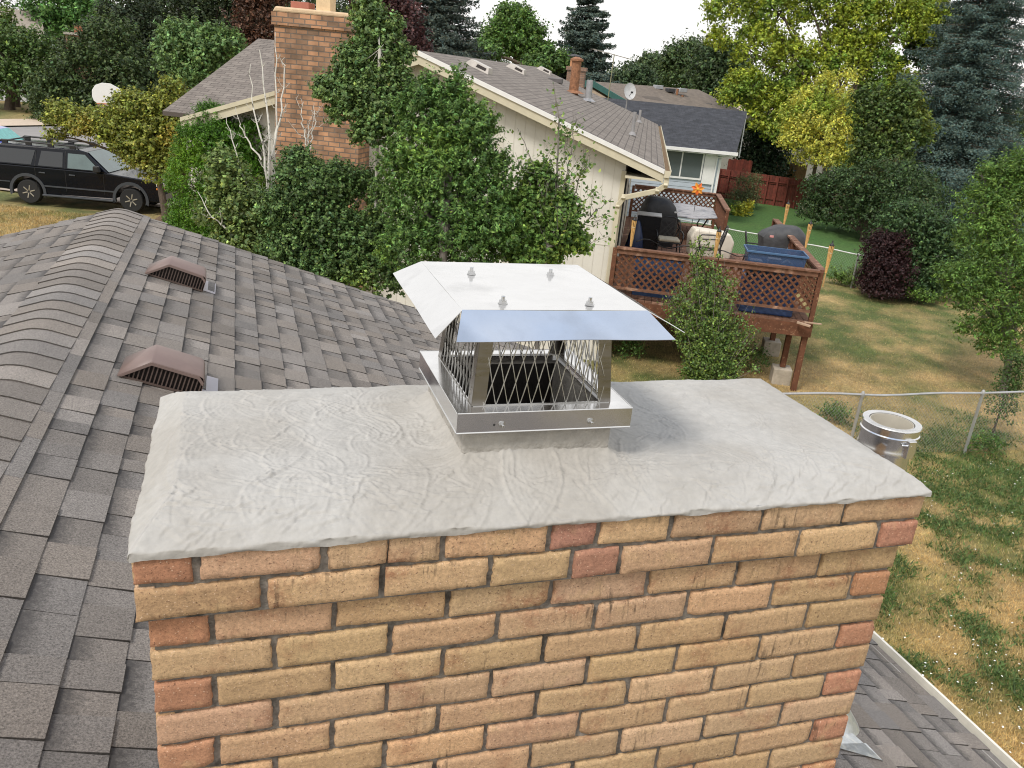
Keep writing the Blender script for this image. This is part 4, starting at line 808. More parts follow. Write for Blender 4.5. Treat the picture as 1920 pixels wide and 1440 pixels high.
# five bamboo torches standing at the rail
BAM = mat('bamboo', (.55, .33, .13), .7, var=.25, ns=20, attr=True); BLK = mat('black_metal', (.015, .014, .014), .5, var=0)
tp_ = [('torch fixed to the deck rail nearest the cream downspout', nloc(1183, 460, RZt)), ('bamboo torch in the middle of the front rail, half behind shrub leaves', nloc(1340, 482, RZt)),
       ('farthest bamboo torch on the right hand deck rail', (4.22, 6.0)), ('bamboo torch on the right rail, second from the front corner', (4.22, 2.75)), ('bamboo torch at the front right corner of the deck', (4.15, .05))]
t0_ = None
for lb, (u, w) in tp_:
    if t0_ is None:
        t0_ = nthing('garden_torch', lb, 'torch', u, w, RZt-.30, 0, 'bamboo torches along the deck railing')
        m = MB(); m.tube([(0, 0, -.0), (0, 0, .30)], [.014, .015], 8, (.8, .8, .8))
        for k in range(9):
            a = k*6.283/9; c_, s_ = math.cos(a), math.sin(a); kk = random.uniform(.75, 1.2); m.tube([(c_*.013, s_*.013, .28), (c_*.03, s_*.03, .55), (c_*.042, s_*.042, .80)], .010, 5, (kk, kk, kk*.9))
        m.build('bamboo_pole', BAM, t0_)
        m = MB(); m.lathe([(.021, .42), (.025, .42), (.025, .44), (.021, .44)], seg=12); m.build('binding', mat('raffia_low', (.7, .62, .45), .8), t0_); m = MB(); m.lathe([(.036, .66), (.041, .66), (.041, .675), (.036, .675)], seg=12); m.build('binding', mat('raffia', (.7, .62, .45), .8), t0_)
        m = MB(); m.lathe([(.030, .70), (.040, .79), (.046, .805), (.046, .815), (.024, .845), (.012, .86), (.012, .89), (.004, .91)], seg=14); m.build('burner', BLK, t0_, smooth=True)
    else:
        p = LW(u, w); dup(t0_, (p[0], p[1], G+RZt-.30), None, lb)
# table
tb = nthing('patio_table', 'grey stone topped patio table on black curved legs', 'table', 2.0, 8.7, FZ)
m = MB(); m.prism([(-.62, -1.15), (.05, -1.4), (.72, -.75), (.72, 1.15), (-.2, 1.55), (-.62, 1.3)], .70, .735, 'z'); m.build('table_top', mat('mottled_stone_top', (.36, .35, .36), .5, var=.25, ns=10, dirt=((.14, .14, .17), 5, .56, .66)), tb, bevel=.008)
for sx_, sy_ in ((-1, -1), (1, -1), (1, 1), (-1, 1)):
    m = MB(); m.tube([(sx_*.45, sy_*.85, .70), (sx_*.38, sy_*.75, .5), (sx_*.28, sy_*.6, .3), (sx_*.36, sy_*.72, .1), (sx_*.48, sy_*.9, .0)], .022, 6); m.build('leg', BLK, tb)
# chairs
def chair(u, w, rz, label, cush=(.42, .37, .28)):
    c = nthing('patio_chair', label, 'chair', u, w, FZ, rz, 'black cast metal patio chairs'); m = MB()
    W_, D_, H_, B_ = .30, .27, .42, .95
    bk = lambda x, z: (x, .24+(z-.45)*.22, z)
    m.tube([bk(-W_, .42), bk(-W_-.01, .7), bk(-W_+.03, .9), bk(-.12, B_+.02), bk(.12, B_+.02), bk(W_-.03, .9), bk(W_+.01, .7), bk(W_, .42)], .017, 6)
    for k in range(-4, 5):
        for s_ in (1, -1):
            x0 = k*.14; 
            a_, b_ = [x0, .48], [x0+s_*.42, .90]
            if b_[0] > W_-.02: t = (W_-.02-a_[0])/(b_[0]-a_[0]); b_ = [W_-.02, .48+.42*t]
            if b_[0] < -W_+.02: t = (-W_+.02-a_[0])/(b_[0]-a_[0]); b_ = [-W_+.02, .48+.42*t]
            if abs(a_[0]) < W_ and b_[1] > .5: m.bar(bk(*a_), bk(*b_), .018, .010, (0, 1, 0))
    m.build('backrest', BLK, c)
    m = MB(); m.box(-W_, W_, -.28, .27, .40, .425)
    m.build('seat', BLK, c, bevel=.01)
    m = MB(); m.box(-W_+.03, W_-.03, -.26, .24, .427, .50); m.build('cushion', mat('tan_cushion', cush, .9), c, bevel=.03)
    for s_ in (-1, 1):
        m = MB(); m.tube([bk(s_*W_, .66), (s_*(W_+.03), .05, .66), (s_*(W_+.03), -.22, .64), (s_*(W_+.02), -.29, .56), (s_*W_, -.25, .42)], .018, 6); m.build('armrest', BLK, c)
        for y in (-.25, .25): m = MB(); m.tube([(s_*(W_-.03), y, .41), (s_*(W_-.01), y*1.15, .2), (s_*W_, y*1.3, 0)], .016, 6); m.build('leg', BLK, c)
    return c
u, w = nloc(1256, 432, FZ+.7); chair(u, w+.1, .1, 'black lattice backed patio chair with a tan cushion near the cream house wall')
u, w = nloc(1330, 440, FZ+.7); chair(u+.05, w-.1, -1.6, 'black patio chair turned sideways beside the cream storage box')
u, w = nloc(1427, 455, FZ+.8); chair(u, w+.3, 1.5, 'black patio chair with light cushion just left of the blue tub')
# covered grill 1 (black), at the house wall
def hull_cover(name, label, cat, u, w, rz, secs, matr, group=None):
    t = nthing(name, label, cat, u, w, FZ, rz, group); m = MB(); vs = []; n = 16
    for z, hx, hy, ox in secs:
        for k in range(n):
            a = 2*math.pi*k/n; c_, s_ = math.cos(a), math.sin(a); q = (abs(c_)**5+abs(s_)**5)**(-1/5); wr_ = 1+.05*math.sin(5*a+z*7)+.03*math.sin(9*a)
            vs.append((ox+hx*c_*q*wr_, hy*s_*q*wr_, z))
    m.add(vs, [(i*n+k, i*n+(k+1) % n, (i+1)*n+(k+1) % n, (i+1)*n+k) for i in range(len(secs)-1) for k in range(n)]+[tuple((len(secs)-1)*n+k for k in range(n))]); m.build('cover', matr, t, smooth=True); return t
BLKC = mat('black_vinyl_cover', (.012, .012, .014), .55, var=.2, bump=.4, bs=6, dist=.05); GRYC = mat('charcoal_vinyl_cover', (.05, .05, .053), .6, var=.2, bump=.4, bs=6, dist=.05)
u, w = nloc(1232, 395, FZ+.9); g1 = hull_cover('covered_grill', 'barbecue grill under a black vinyl cover against the cream house', 'grill', u+.05, w, .2, [(.0, .50, .34, 0), (.55, .50, .35, 0), (.85, .50, .36, 0), (1.02, .44, .33, .0), (1.2, .34, .25, -.05), (1.27, .22, .15, -.08)], BLKC)
MB().box(.34, .44, -.37, -.355, .93, .97).build('badge', mat('silver_badge', (.6, .6, .6), .4), g1)
u, w = nloc(1470, 445, FZ+.95); g2 = hull_cover('covered_grill', 'barbecue grill under a dark grey cover behind the blue tub', 'grill', u, w+.2, .0, [(.0, .48, .30, 0), (.6, .52, .34, 0), (.92, .56, .38, 0), (1.02, .50, .35, .02), (1.16, .30, .28, .08), (1.2, .2, .2, .12)], GRYC)
MB().box(-.36, -.27, -.385, -.365, .94, .99).build('badge', mat('red_white_badge', (.65, .3, .28), .5), g2)
g2b = nthing('side_table', 'grey plastic box with a dark handle standing right of the covered grill', 'box', *nloc(1487, 455, FZ+.85), FZ); m = MB(); m.box(-.16, .2, -.2, .2, 0, .62); m.build('stand', mat('grey_plastic_dark', (.07, .075, .085), .5), g2b, bevel=.03); m = MB(); m.prism([(-.18, .62), (.22, .62), (.20, .84), (-.08, .86)], -.22, .22, 'y'); m.build('lid', mat('slate_plastic', (.16, .19, .24), .45), g2b, bevel=.02)
# black box with a bright frame
bx_ = nthing('mini_fridge', 'black cabinet with a thin silver frame left of the lattice backed chair', 'cabinet', .78, 5.35, FZ); m = MB(); m.box(-.30, .30, -.28, .28, .02, .98); m.build('cabinet_body', mat('gloss_black', (.012, .013, .015), .25, var=0), bx_, bevel=.01)
m = MB(); m.box(-.325, -.30, -.30, .28, 0, 1.0); m.box(-.30, .30, -.30, .28, .98, 1.0); m.build('frame', mat('silver_frame', (.45, .45, .46), .4, .6), bx_)
ba = nthing('garbage_bag', 'dark blue bag slumped behind the first torch', 'bag', *nloc(1192, 440, FZ+.5), FZ); m = MB(); vs = []; n = 14
for z, r in ((0, .16), (.2, .21), (.45, .19), (.7, .12), (.86, .05)):
    for k in range(n): a = 6.283*k/n; vs.append((r*math.cos(a)*(1+.12*math.sin(4*a+z*9)), r*math.sin(a)*(1+.1*math.sin(3*a+z*5)), z))
m.add(vs, [(i*n+k, i*n+(k+1) % n, (i+1)*n+(k+1) % n, (i+1)*n+k) for i in range(4) for k in range(n)]+[tuple(4*n+k for k in range(n))]); m.build('sack', mat('navy_plastic', (.02, .035, .09), .4), ba, smooth=True)
# cream storage bench
cb = nthing('storage_box', 'cream plastic storage box with rounded top in the middle of the deck', 'storage box', *nloc(1335, 442, FZ+.55), FZ, .15); m = MB(); m.prism([(-.55, 0), (.50, 0), (.56, .45), (.42, .66), (-.50, .72), (-.60, .5)], -.25, .3, 'y'); m.build('box_body', mat('cream_plastic', (.72, .66, .55), .5, var=.06), cb, bevel=.05)
# blue translucent tub with things in it
u, w = nloc(1452, 497, FZ+.62); tu = nthing('storage_tub', 'translucent blue plastic tub standing by the front deck rail', 'tub', 3.25, .55, FZ+.33)
TB = bpy.data.materials.new('blue_translucent_plastic'); TB.use_nodes = True; b = TB.node_tree.nodes['Principled BSDF']; b.inputs['Base Color'].default_value = (.055, .10, .20, 1); b.inputs['Roughness'].default_value = .25; b.inputs['Alpha'].default_value = .62
m = MB(); 
def tubf(m, z0, z1, ax0, ax1, ay0, ay1, fl=.05, t=.006):
    A = [(ax0+fl, ay0+fl), (ax1-fl, ay0+fl), (ax1-fl, ay1-fl), (ax0+fl, ay1-fl)]; B = [(ax0, ay0), (ax1, ay0), (ax1, ay1), (ax0, ay1)]
    vs = [(*p, z0) for p in A]+[(*p, z1) for p in B]+[(p[0]*(1-t*3), p[1]*(1-t*3), z0+t) for p in A]+[(p[0]*(1-t*3), p[1]*(1-t*3), z1) for p in B]
    m.add(vs, [(3, 2, 1, 0), (8, 9, 10, 11)]+[(i, (i+1) % 4, (i+1) % 4+4, i+4) for i in range(4)]+[(8+i, 12+i, 12+(i+1) % 4, 8+(i+1) % 4) for i in range(4)]+[(4+i, 4+(i+1) % 4, 12+(i+1) % 4, 12+i) for i in range(4)])
tubf(m, .42, .92, -.58, .55, -.3, .3); m.build('tub', TB, tu)
m = MB(); m.box(-.61, .58, -.33, -.305, .88, .92); m.box(-.61, .58, .305, .33, .88, .92); m.box(-.61, -.585, -.305, .305, .88, .92); m.box(.555, .58, -.305, .305, .88, .92); m.build('rim', mat('blue_rim', (.06, .13, .25), .4), tu, bevel=.006)
m = MB(); m.box(-.5, -.25, -.2, .1, .45, .7); m.box(-.15, .1, -.22, .0, .45, .78); m.build('contents', mat('grey_contents', (.30, .32, .38), .6), tu); m = MB(); m.tube([(.1, -.2, .7), (.2, -.22, .78), (.3, -.2, .72), (.28, -.2, .6)], .03, 6); m.build('white_strap', mat('pale_plastic', (.6, .62, .66), .5), tu)
m = MB(); m.box(-.55, .5, -.27, .27, -.33, .41); m.build('stand_below', mat('blue_tarp', (.03, .06, .16), .5, var=.3, bump=.6, bs=5, dist=.05), tu, bevel=.03)
# two blue cooler boxes seen through the lattice
for (u, w, s_, lb) in ((1.0, .8, .9, 'blue plastic bin behind the lattice at the left end of the deck'), ):
    t = nthing('plastic_bin', lb, 'bin', u, w, FZ); m = MB(); tubf(m, 0, .82, -.5, .5, -.28, .28); m.build('bin_body', mat('blue_bin', (.03, .065, .15), .5, var=.15), t); MB().box(-.52, .52, -.3, .3, .82, .86).build('lid', mat('blue_grey_lid', (.10, .16, .28), .5), t, bevel=.01)
# orange metal flower ornament on a stake
u, w = nloc(1307, 362, 2.75); fo = nthing('flower_ornament', 'orange and yellow metal flower ornament on a stake behind the deck', 'ornament', u, w, FZ)
m = MB(); m.tube([(0, 0, 0), (0, 0, 1.35)], .008, 6); m.build('stake', BLK, fo)
m = MB()
for k in range(7):
    a = k*6.283/7+.2; c_, s_ = math.cos(a), math.sin(a); R_, w_ = .20, .055
    m.add([(0, -.02, 1.4), (c_*.11-s_*w_, -.03, 1.4+s_*.11+c_*w_), (c_*R_, .0, 1.4+s_*R_), (c_*.11+s_*w_, -.03, 1.4+s_*.11-c_*w_), (c_*.1, -.01, 1.4+s_*.1)], [(0, 1, 4), (1, 2, 4), (2, 3, 4), (3, 0, 4)], (1, 1, 1) if k % 2 else (1, 1.9, 1.2))
m.build('petals', mat('orange_enamel', (.75, .16, .03), .4, attr=True, var=0), fo); MB().lathe([(0, -.05), (.04, -.04), (.045, -.02)], (0, 0, 1.4), 10, 'y').build('flower_centre', mat('yellow_enamel', (.8, .45, .06), .4), fo)
ho = nthing('garden_hose', 'dark hose draped across the deck behind the railing', 'hose', 0, 0, 0); m = MB(); pts = [(.5+i*.14, 1.4+.2*math.sin(i*.8), FZ+.95+.05*math.sin(i*1.1)) for i in range(24)]; m.tube(pts, .012, 6); m.build('hose', BLK, ho)
# ================================================================ LIGHT BLUE HOUSE AND ROOF BEHIND
SID = mat('pale_blue_lap_siding', (.43, .48, .54), .7, var=.05); CHAR = bricktex('charcoal_shingles', (.030, .032, .039), (.046, .048, .057), (.014, .014, .016), .30, .145, .006, var=.4, bump=.5)
D_ = 35.5; E1 = atd(1250, 270, D_); E2 = atd(1381, 286, D_); hd = nrm((E2-E1)[:2]); bo = E2-G*np.array((0, 0, 1.)); ang = math.atan2(hd[1], hd[0]); zE = E2[2]-G
bh = thing('light_blue_house', 'pale blue sided house with a dark charcoal roof', 'house', (E2[0], E2[1], G), ang)
perp = np.array((-hd[1], hd[0])); R2 = atd(1401, 209, D_); 
def bl(P): d = P[:2]-E2[:2]; return np.array((d@hd, d@perp, P[2]-G))
def bonx(px, py, x):
    d = ray(px, py); t = (x-(CAM[:2]-E2[:2])@hd)/(d[:2]@hd); return bl(CAM+d*t)
def bony(px, py, y):
    d = ray(px, py); t = (y-(CAM[:2]-E2[:2])@perp)/(d[:2]@perp); return bl(CAM+d*t)
# right rake: find ridge depth so the slope is about 0.36
best = min(np.arange(2, 9, .05), key=lambda y: abs((bony(1401, 209, y)[2]-zE)/y-.36)); rr = bony(1401, 209, best); rl = bony(1120, 186, best)
m = MB(); roofq(m, [(-14, 0, zE), (0, 0, zE), (rr[0], best, rr[2]), (-14, best, rr[2])], .12); roofq(m, [(rr[0], 2*best, zE), (-14, 2*best, zE), (-14, best, rr[2]-.002), (rr[0], best, rr[2]-.002)], .12); m.build('roof', CHAR, bh)
m = MB(); wx = -.5; m.prism([(.45, -.2), (.45, zE-.15), (best, rr[2]-.2), (2*best-.45, zE-.15), (2*best-.45, -.2)], -13.6, wx, 'x'); m.build('wall', SID, bh)
m = MB(); z = .2
while z < zE-.2: m.add([(-13.6, .448, z), (wx, .448, z), (wx, .425, z-.02), (-13.6, .425, z-.02), (-13.6, .44, z+.17), (wx, .44, z+.17)], [(0, 1, 2, 3), (3, 2, 5, 4)]); z += .19
m.build('lap_boards', SID, bh)
m = MB(); m.prism([(-.11, zE-.13), (-.11, zE), (0, zE), (0, zE-.13)], -14, .05, 'x'); m.box(-14, 0, .0, .45, zE-.19, zE-.15); m.build('gutter', WHT, bh)
m = MB(); m.box(wx-.08, wx+.02, .42, .50, 0, zE-.2); m.build('corner_trim', WHT, bh); m = MB(); m.bar((wx-.2, .36, zE-.2), (wx-.22, .36, 0), .08, .06); m.bar((-.15, .02, zE-.15), (wx-.2, .36, zE-.32), .07, .05); m.build('downspout', WHT, bh)
wA = bony(1243, 280, .42); wB = bony(1319, 286, .42); wC = bony(1312, 334, .42)
m = MB(); x0, x1, z0, z1 = wA[0], wB[0], wC[2], wB[2]; m.box(x0-.07, x1+.07, .37, .424, z0-.09, z1+.07); wn = m.build('window', WHT, bh)
m = MB(); xm = (x0+x1)/2; m.box(x0, xm-.03, .362, .372, z0, z1); m.box(xm+.03, x1, .362, .372, z0, z1); m.build('pane', mat('shaded_glass', (.10, .125, .13), .12, spec=.7, var=.1, ns=1), wn)
m = MB(); m.box(x1+.10, x1+.62, .36, .41, z0-.22, z1+.02); m.build('shutter', WHT, bh)
m = MB(); m.box(wx, wx+.9, 1.5, 1.56, 0, .1); m.tube([(rr[0]-.02, best, rr[2]-.1), (rr[0]-.02, best-.1, zE-.5)], .03, 6); m.build('side_cable', WHT, bh)
sd_ = thing('satellite_dish', 'grey satellite dish on the left end of the charcoal roof', 'dish', tuple(atd(1176, 186, 37.5)), 0)
m = MB(); m.tube([(0, 0, -.5), (0, 0, .1), (0, -.12, .28)], .03, 6); m.build('mast', GREYP, sd_)
m = MB(); m.lathe([(0, 0), (.15, -.02), (.27, -.06), (.33, -.10), (.335, -.105), (.27, -.07), (.15, -.03), (0, -.01)], (0, 0, 0), 24, 'y'); m.v = [(v[0]*.85, v[1]*.9+v[2]*.25-.1, v[2]*1.05+.35) for v in m.v]; m.build('reflector', mat('dish_grey', (.5, .5, .5), .5), sd_, smooth=True)
m = MB(); m.tube([(0, -.1, .1), (-.05, -.5, .3)], .012, 6); m.box(-.09, -.01, -.56, -.48, .27, .35); m.build('feed_arm', BLK, sd_)
an_ = thing('tv_antenna', 'thin television antenna mast standing above the charcoal roof', 'antenna', tuple(atd(1139, 190, 38)), 0)
m = MB(); m.tube([(0, 0, -.6), (.05, 0, 2.0)], .022, 6); m.build('mast', mat('weathered_pole', (.25, .24, .14), .7), an_)
m = MB(); m.bar((-1.0, 0, 2.12), (.9, 0, 1.86), .03, .03)
for k in range(9): x = -1.0+k*.21; m.bar((x, -.3+.02*k, 2.12-.137*(x+1)), (x, .3-.02*k, 2.12-.137*(x+1)), .012, .012)
m.build('boom', mat('antenna_rods', (.33, .30, .25), .6), an_)
# brown roof with a green fascia further away
D3 = 46; pk = atd(1104, 152, D3); r1 = atd(1310, 168, D3+6); ev = atd(1170, 190, D3-1.0); rE = atd(1370, 205, D3+4)
gh = thing('brown_roof_house', 'house with a wide brown roof and dark green fascia behind the charcoal roof', 'house', (pk[0], pk[1], G), 0)
g_ = lambda P: (P[0]-pk[0], P[1]-pk[1], P[2]-G)
m = MB(); e1 = atd(1172, 192, D3-1.5); e2 = atd(1440, 232, D3+2.0); roofq(m, [g_(e1), g_(e2), g_(r1), g_(pk)], .12); BR3 = bricktex('plain_brown_shingles', (.15, .12, .095), (.18, .145, .115), (.10, .08, .065), .3, .15, .006, var=.2, bump=.3); 
l1 = atd(1030, 190, D3+1); l2 = atd(1180, 190, D3+10); m.slab(g_(l1), g_(pk), g_(r1), g_(l2), .12, [(0, 0), (4, 0), (4, 6), (0, 6)]); m.build('roof', BR3, gh)
m = MB(); TEAL = mat('green_fascia', (.035, .11, .095), .6)
for P, Q in ((pk, e1), (l1, pk)):
    a_, b_ = np.array(g_(P)), np.array(g_(Q)); m.bar(a_+(0, -.12, -.03), b_+(0, -.12, -.03), .05, .30)
m.build('barge_board', TEAL, gh)
m = MB(); a_, b_, c_ = g_(l1), g_(pk), g_(e1); m.add([(a_[0]+.3, a_[1]+.2, 0), (c_[0]-.2, c_[1]+.3, 0), (c_[0]-.2, c_[1]+.3, c_[2]-.2), (b_[0], b_[1]+.2, b_[2]-.25), (a_[0]+.3, a_[1]+.2, a_[2]-.2)], [(0, 1, 2, 3, 4)]); s_ = m.build('gable_wall', mat('tan_stucco', (.42, .33, .24), .9), gh).modifiers.new('t', 'SOLIDIFY'); s_.thickness = .3
for px, py, k in ((1234, 163, 0), (1257, 169, 1), (1279, 169, 0), (1325, 197, 2), (1269, 178, 3), (1278, 190, 3)):
    P = g_(atd(px, py, D3+3.2)); m = MB()
    if k == 3: m.tube([(P[0], P[1], P[2]-.3), (P[0], P[1], P[2]+.35)], .07, 8); m.build('vent_stack', RUST, gh)
    else: m.box(P[0]-.25, P[0]+.25, P[1]-.2, P[1]+.2, P[2]-.12, P[2]+.10); m.build('roof_vent', mat('vent_tone', (.35, .36, .38) if k == 0 else (.05, .05, .055), .5), gh, bevel=.03)
# small chimney beyond the brown roof
P = atd(1074, 200, 36); sc = thing('small_brick_chimney', 'small brick chimney with a metal rain cap beyond the brown ridge', 'chimney', (P[0], P[1], P[2]), NRZ)
m = MB(); bbox_uv(m, -.38, .38, -.3, .3, -1.2, 1.45); bbox_uv(m, -.43, .43, -.35, .35, 1.45, 1.6); m.build('brick_stack', bricktex('brown_brick', (.22, .13, .09), (.28, .17, .12), (.16, .13, .11), .215, .073, .008), sc)
m = MB(); m.box(-.3, .0, -.15, .15, 1.6, 1.9); m.build('clay_flue', mat('orange_clay', (.50, .24, .12), .8), sc); m = MB(); m.lathe([(.3, 2.0), (.28, 2.03), (.05, 2.1)], (-.15, 0, 0), 12); m.tube([(-.15, 0, 1.88), (-.15, 0, 2.02)], .02, 5); m.build('rain_cap', BLK, sc)
# tan roof glimpsed right of it, and a white house far left behind the trees
P = atd(1430, 215, 62); th_ = thing('distant_house', 'tan roofed house mostly hidden behind the yellow green tree', 'house', (P[0], P[1], G), NRZ)
m = MB(); zz = P[2]-G; roofq(m, [(-6, -3, zz-.9), (6, -3, zz-.9), (5, 1, zz+.55), (-5, 1, zz+.55)], .15); m.build('roof', mat('pinkish_tan_roof', (.42, .34, .28), .9, ns=8), th_); MB().box(-5.5, 5.5, -2.5, 3, 0, zz-1.0).build('wall', mat('grey_tan_wall', (.3, .28, .25), .9), th_)
P = atd(52, 62, 62); wh = thing('white_house', 'white walled house half hidden behind the far left trees', 'house', (P[0], P[1], G), 0); zz = P[2]-G
m = MB(); roofq(m, [(-9, -1.0, zz-2.0), (1.6, -1.0, zz-2.0), (.2, 4, zz+1.6), (-9, 4, zz+1.6)], .15); m.build('roof', mat('grey_tan_roof', (.30, .26, .22), .9), wh)
m = MB(); m.prism([(-8.5, 0), (3.6, 0), (3.6, zz-2.6), (1.0, zz-.4), (-8.5, zz-.4)], -.4, 3.0, 'y'); m.build('wall', mat('white_clapboard', (.66, .68, .70), .7), wh)
m = MB(); m.box(.9, 1.9, -.44, -.405, zz-4.6, zz-3.0); o = m.build('window', mat('dark_glass', (.02, .03, .04), .15), wh); m = MB(); m.box(.82, .9, -.46, -.41, zz-4.7, zz-2.9); m.box(1.9, 1.98, -.46, -.41, zz-4.7, zz-2.9); m.box(.9, 1.9, -.46, -.41, zz-3.0, zz-2.9); m.build('frame', WHT, o)
P = atd(148, 62, 58); c2 = thing('small_brick_chimney', 'orange brick chimney with pale cap glimpsed among the far left trees', 'chimney', (P[0], P[1], P[2]), 0); m = MB(); bbox_uv(m, -.8, .8, -.4, .4, -3, -.15); m.build('brick_stack', NBR, c2); MB().box(-.9, .9, -.5, .5, -.15, 0).build('cap_slab', mat('pale_slab', (.5, .45, .38), .9), c2); MB().box(-.25, .25, -.2, .2, 0, .5).build('clay_flue', mat('dark_orange_clay', (.30, .12, .06), .8), c2)
# ================================================================ FENCES
WIREM = mat('galvanised_wire', (.36, .36, .36), .5, .5, var=.1); POLE = mat('galvanised_pole', (.46, .46, .46), .4, .6, var=.1)
def chainlink(label, P, Q, posts, h=1.12, pitch=.062, sag=0, r=.0016, white=False, wz=0):
    """P, Q: ends of the top rail"""
    t = thing('chain_link_fence', label, 'fence', (P[0], P[1], G)); P = np.array((P[0], P[1], 0.)); Q = np.array((Q[0], Q[1], 0.)); o = P.copy(); P = P-o; Q = Q-o; Ln = np.linalg.norm(Q); d = Q/Ln
    zt = lambda s: h+sag*math.sin(s*1.35+.6)+.012*math.sin(s*3.1)
    m = MB(); m.tube([d*s+np.array((0, 0, zt(s))) for s in np.linspace(0, Ln, 40)], .021, 8); m.build('top_rail', mat('pale_rail', (.62, .63, .6), .5) if white else POLE, t, smooth=True)
    for s in posts:
        m = MB(); b_ = d*s; m.tube([(b_[0], b_[1], -.1), (b_[0]+.0, b_[1], zt(s)+.03)], .026, 8); m.lathe([(.034, zt(s)-.03), (.036, zt(s)+.02), (.018, zt(s)+.06)], (b_[0], b_[1], 0), 10); m.build('fence_post', POLE, t, smooth=True)
    vs, fs = [], []; n = np.array((-d[1], d[0], 0.)); i = 0; k = -h
    while k < Ln+h:
        for s_ in (1, -1):
            a, b_ = (k, k+h*.86) if s_ > 0 else (k+h*.86, k)
            za, zb_ = .03, h
            if a < 0 or a > Ln or b_ < 0 or b_ > Ln:
                lo_, hi_ = (0, Ln); 
                ta, tb_ = (max(0, min(1, (lo_-a)/(b_-a))), max(0, min(1, (hi_-a)/(b_-a)))); ta, tb_ = min(ta, tb_), max(ta, tb_)
                if tb_-ta < .02: continue
                a, b_, za, zb_ = a+(b_-a)*ta, a+(b_-a)*tb_, za+(zb_-za)*ta, za+(zb_-za)*tb_
            nn_ = 4; q = []
            for j in range(nn_+1):
                f = j/nn_; s = a+(b_-a)*f; z = za+(zb_-za)*f; z = z*(zt(s)-.0)/h; q.append(d*s+np.array((0, 0, z))+n*(.02*math.sin(s*2)*math.sin(z*3)+.001*s_))
            base = len(vs)
            for p in q: vs += [p+np.array((0, 0, r*1.4)), p+n*r-np.array((0, 0, r)), p-n*r-np.array((0, 0, r))]
            for j in range(nn_):
                for c_ in range(3): fs.append((base+j*3+c_, base+j*3+(c_+1) % 3, base+(j+1)*3+(c_+1) % 3, base+(j+1)*3+c_))
        k += pitch*1.15
    npmesh('wire_mesh', vs, np.array(fs), WIREM, t)
P, Q = atz(1500, 739, G+1.13), atz(1925, 737, G+1.13); d = nrm((Q-P)[:2]); L0 = 6.0; P = P-np.array((*d, 0))*L0; Q = Q+np.array((*d, 0))*5
sp_ = [float((atz(px, 735, G+1.13)-P)[:2]@d) for px in (1612, 1838)]; st_ = sp_[1]-sp_[0]
chainlink('grey chain link fence crossing the near lawn behind the metal vent pipe', P, Q, [sp_[0]+st_*k for k in (-3, -2, -1, 0, 1, 2, 3)], 1.13, sag=.018)
P, Q = atz(1352, 426, G+1.1), atz(1640, 483, G+1.1); d = nrm((Q-P)[:2]); P = P-np.array((*d, 0))*3; Q = Q+np.array((*d, 0))*1.2
chainlink('far chain link fence with pale top rail beyond the deck', P, Q, [.1, float((atz(1607, 478, G+1.1)-P)[:2]@d)], 1.1, pitch=.08, white=True, r=.002)
def boardfence(label, P, Q, z0, h, matr, name='board_fence', cap=True, bw=.14, lat=False, gap=.008):
    P = np.array((P[0], P[1], 0.)); Q = np.array((Q[0], Q[1], 0.)); t = thing(name, label, 'fence', (P[0], P[1], G), math.atan2(Q[1]-P[1], Q[0]-P[0])); Ln = float(np.linalg.norm(Q-P)); m = MB(); x = 0
    while x < Ln-.02: hh = h+random.uniform(-.015, .015)*(0 if cap else 3); m.box(x, min(x+bw, Ln), 0, .02, z0, hh, tuple([random.uniform(.75, 1.2)]*3)); x += bw+gap
    m.build('boards', matr, t)
    if cap:
        m = MB(); m.box(0, Ln, -.05, -.012, h-.42, h-.30); m.box(0, Ln, -.10, -.002, h-.33, h-.295); m.box(0, Ln, -.05, -.002, .3, .39); m.build('rails', matr, t)
        m = MB(); x = 0
        while x < Ln: m.box(x, x+.09, -.14, -.051, z0, h-.02); x += 1.05*.5
        m.build('posts', matr, t)
    return t
REDW = mat('red_stained_wood', (.15, .032, .019), .75, var=.25, ns=5, bump=.3, attr=True); TANW = mat('raw_cedar_boards', (.42, .25, .125), .85, var=.2, ns=5, attr=True)
P, Q = atz(1372, 374, G), atz(1548, 400, G); d = nrm((Q-P)[:2]); boardfence('dark red board fence at the back of the green lawn', P-np.array((*d, 0))*2.5, Q+np.array((*d, 0))*3, 0, 1.55, REDW)
P, Q = atd(1378, 300, 47), atd(1412, 300, 47); boardfence('short dark red fence panel behind the light blue house corner', P-np.array((.4, 0, 0)), Q, 0, P[2]-G+.05, REDW, cap=False)
P, Q = atd(1400, 305, 54), atd(1512, 320, 50); boardfence('raw cedar board fence under the yellow leaved tree', P, Q, 0, P[2]-G+.55, TANW, cap=False)
P, Q = atd(1855, 600, 27), atd(1925, 606, 27); boardfence('orange cedar fence glimpsed through the young tree at the right edge', P, Q+np.array((2, 0, 0)), 0, .9, TANW, cap=False)
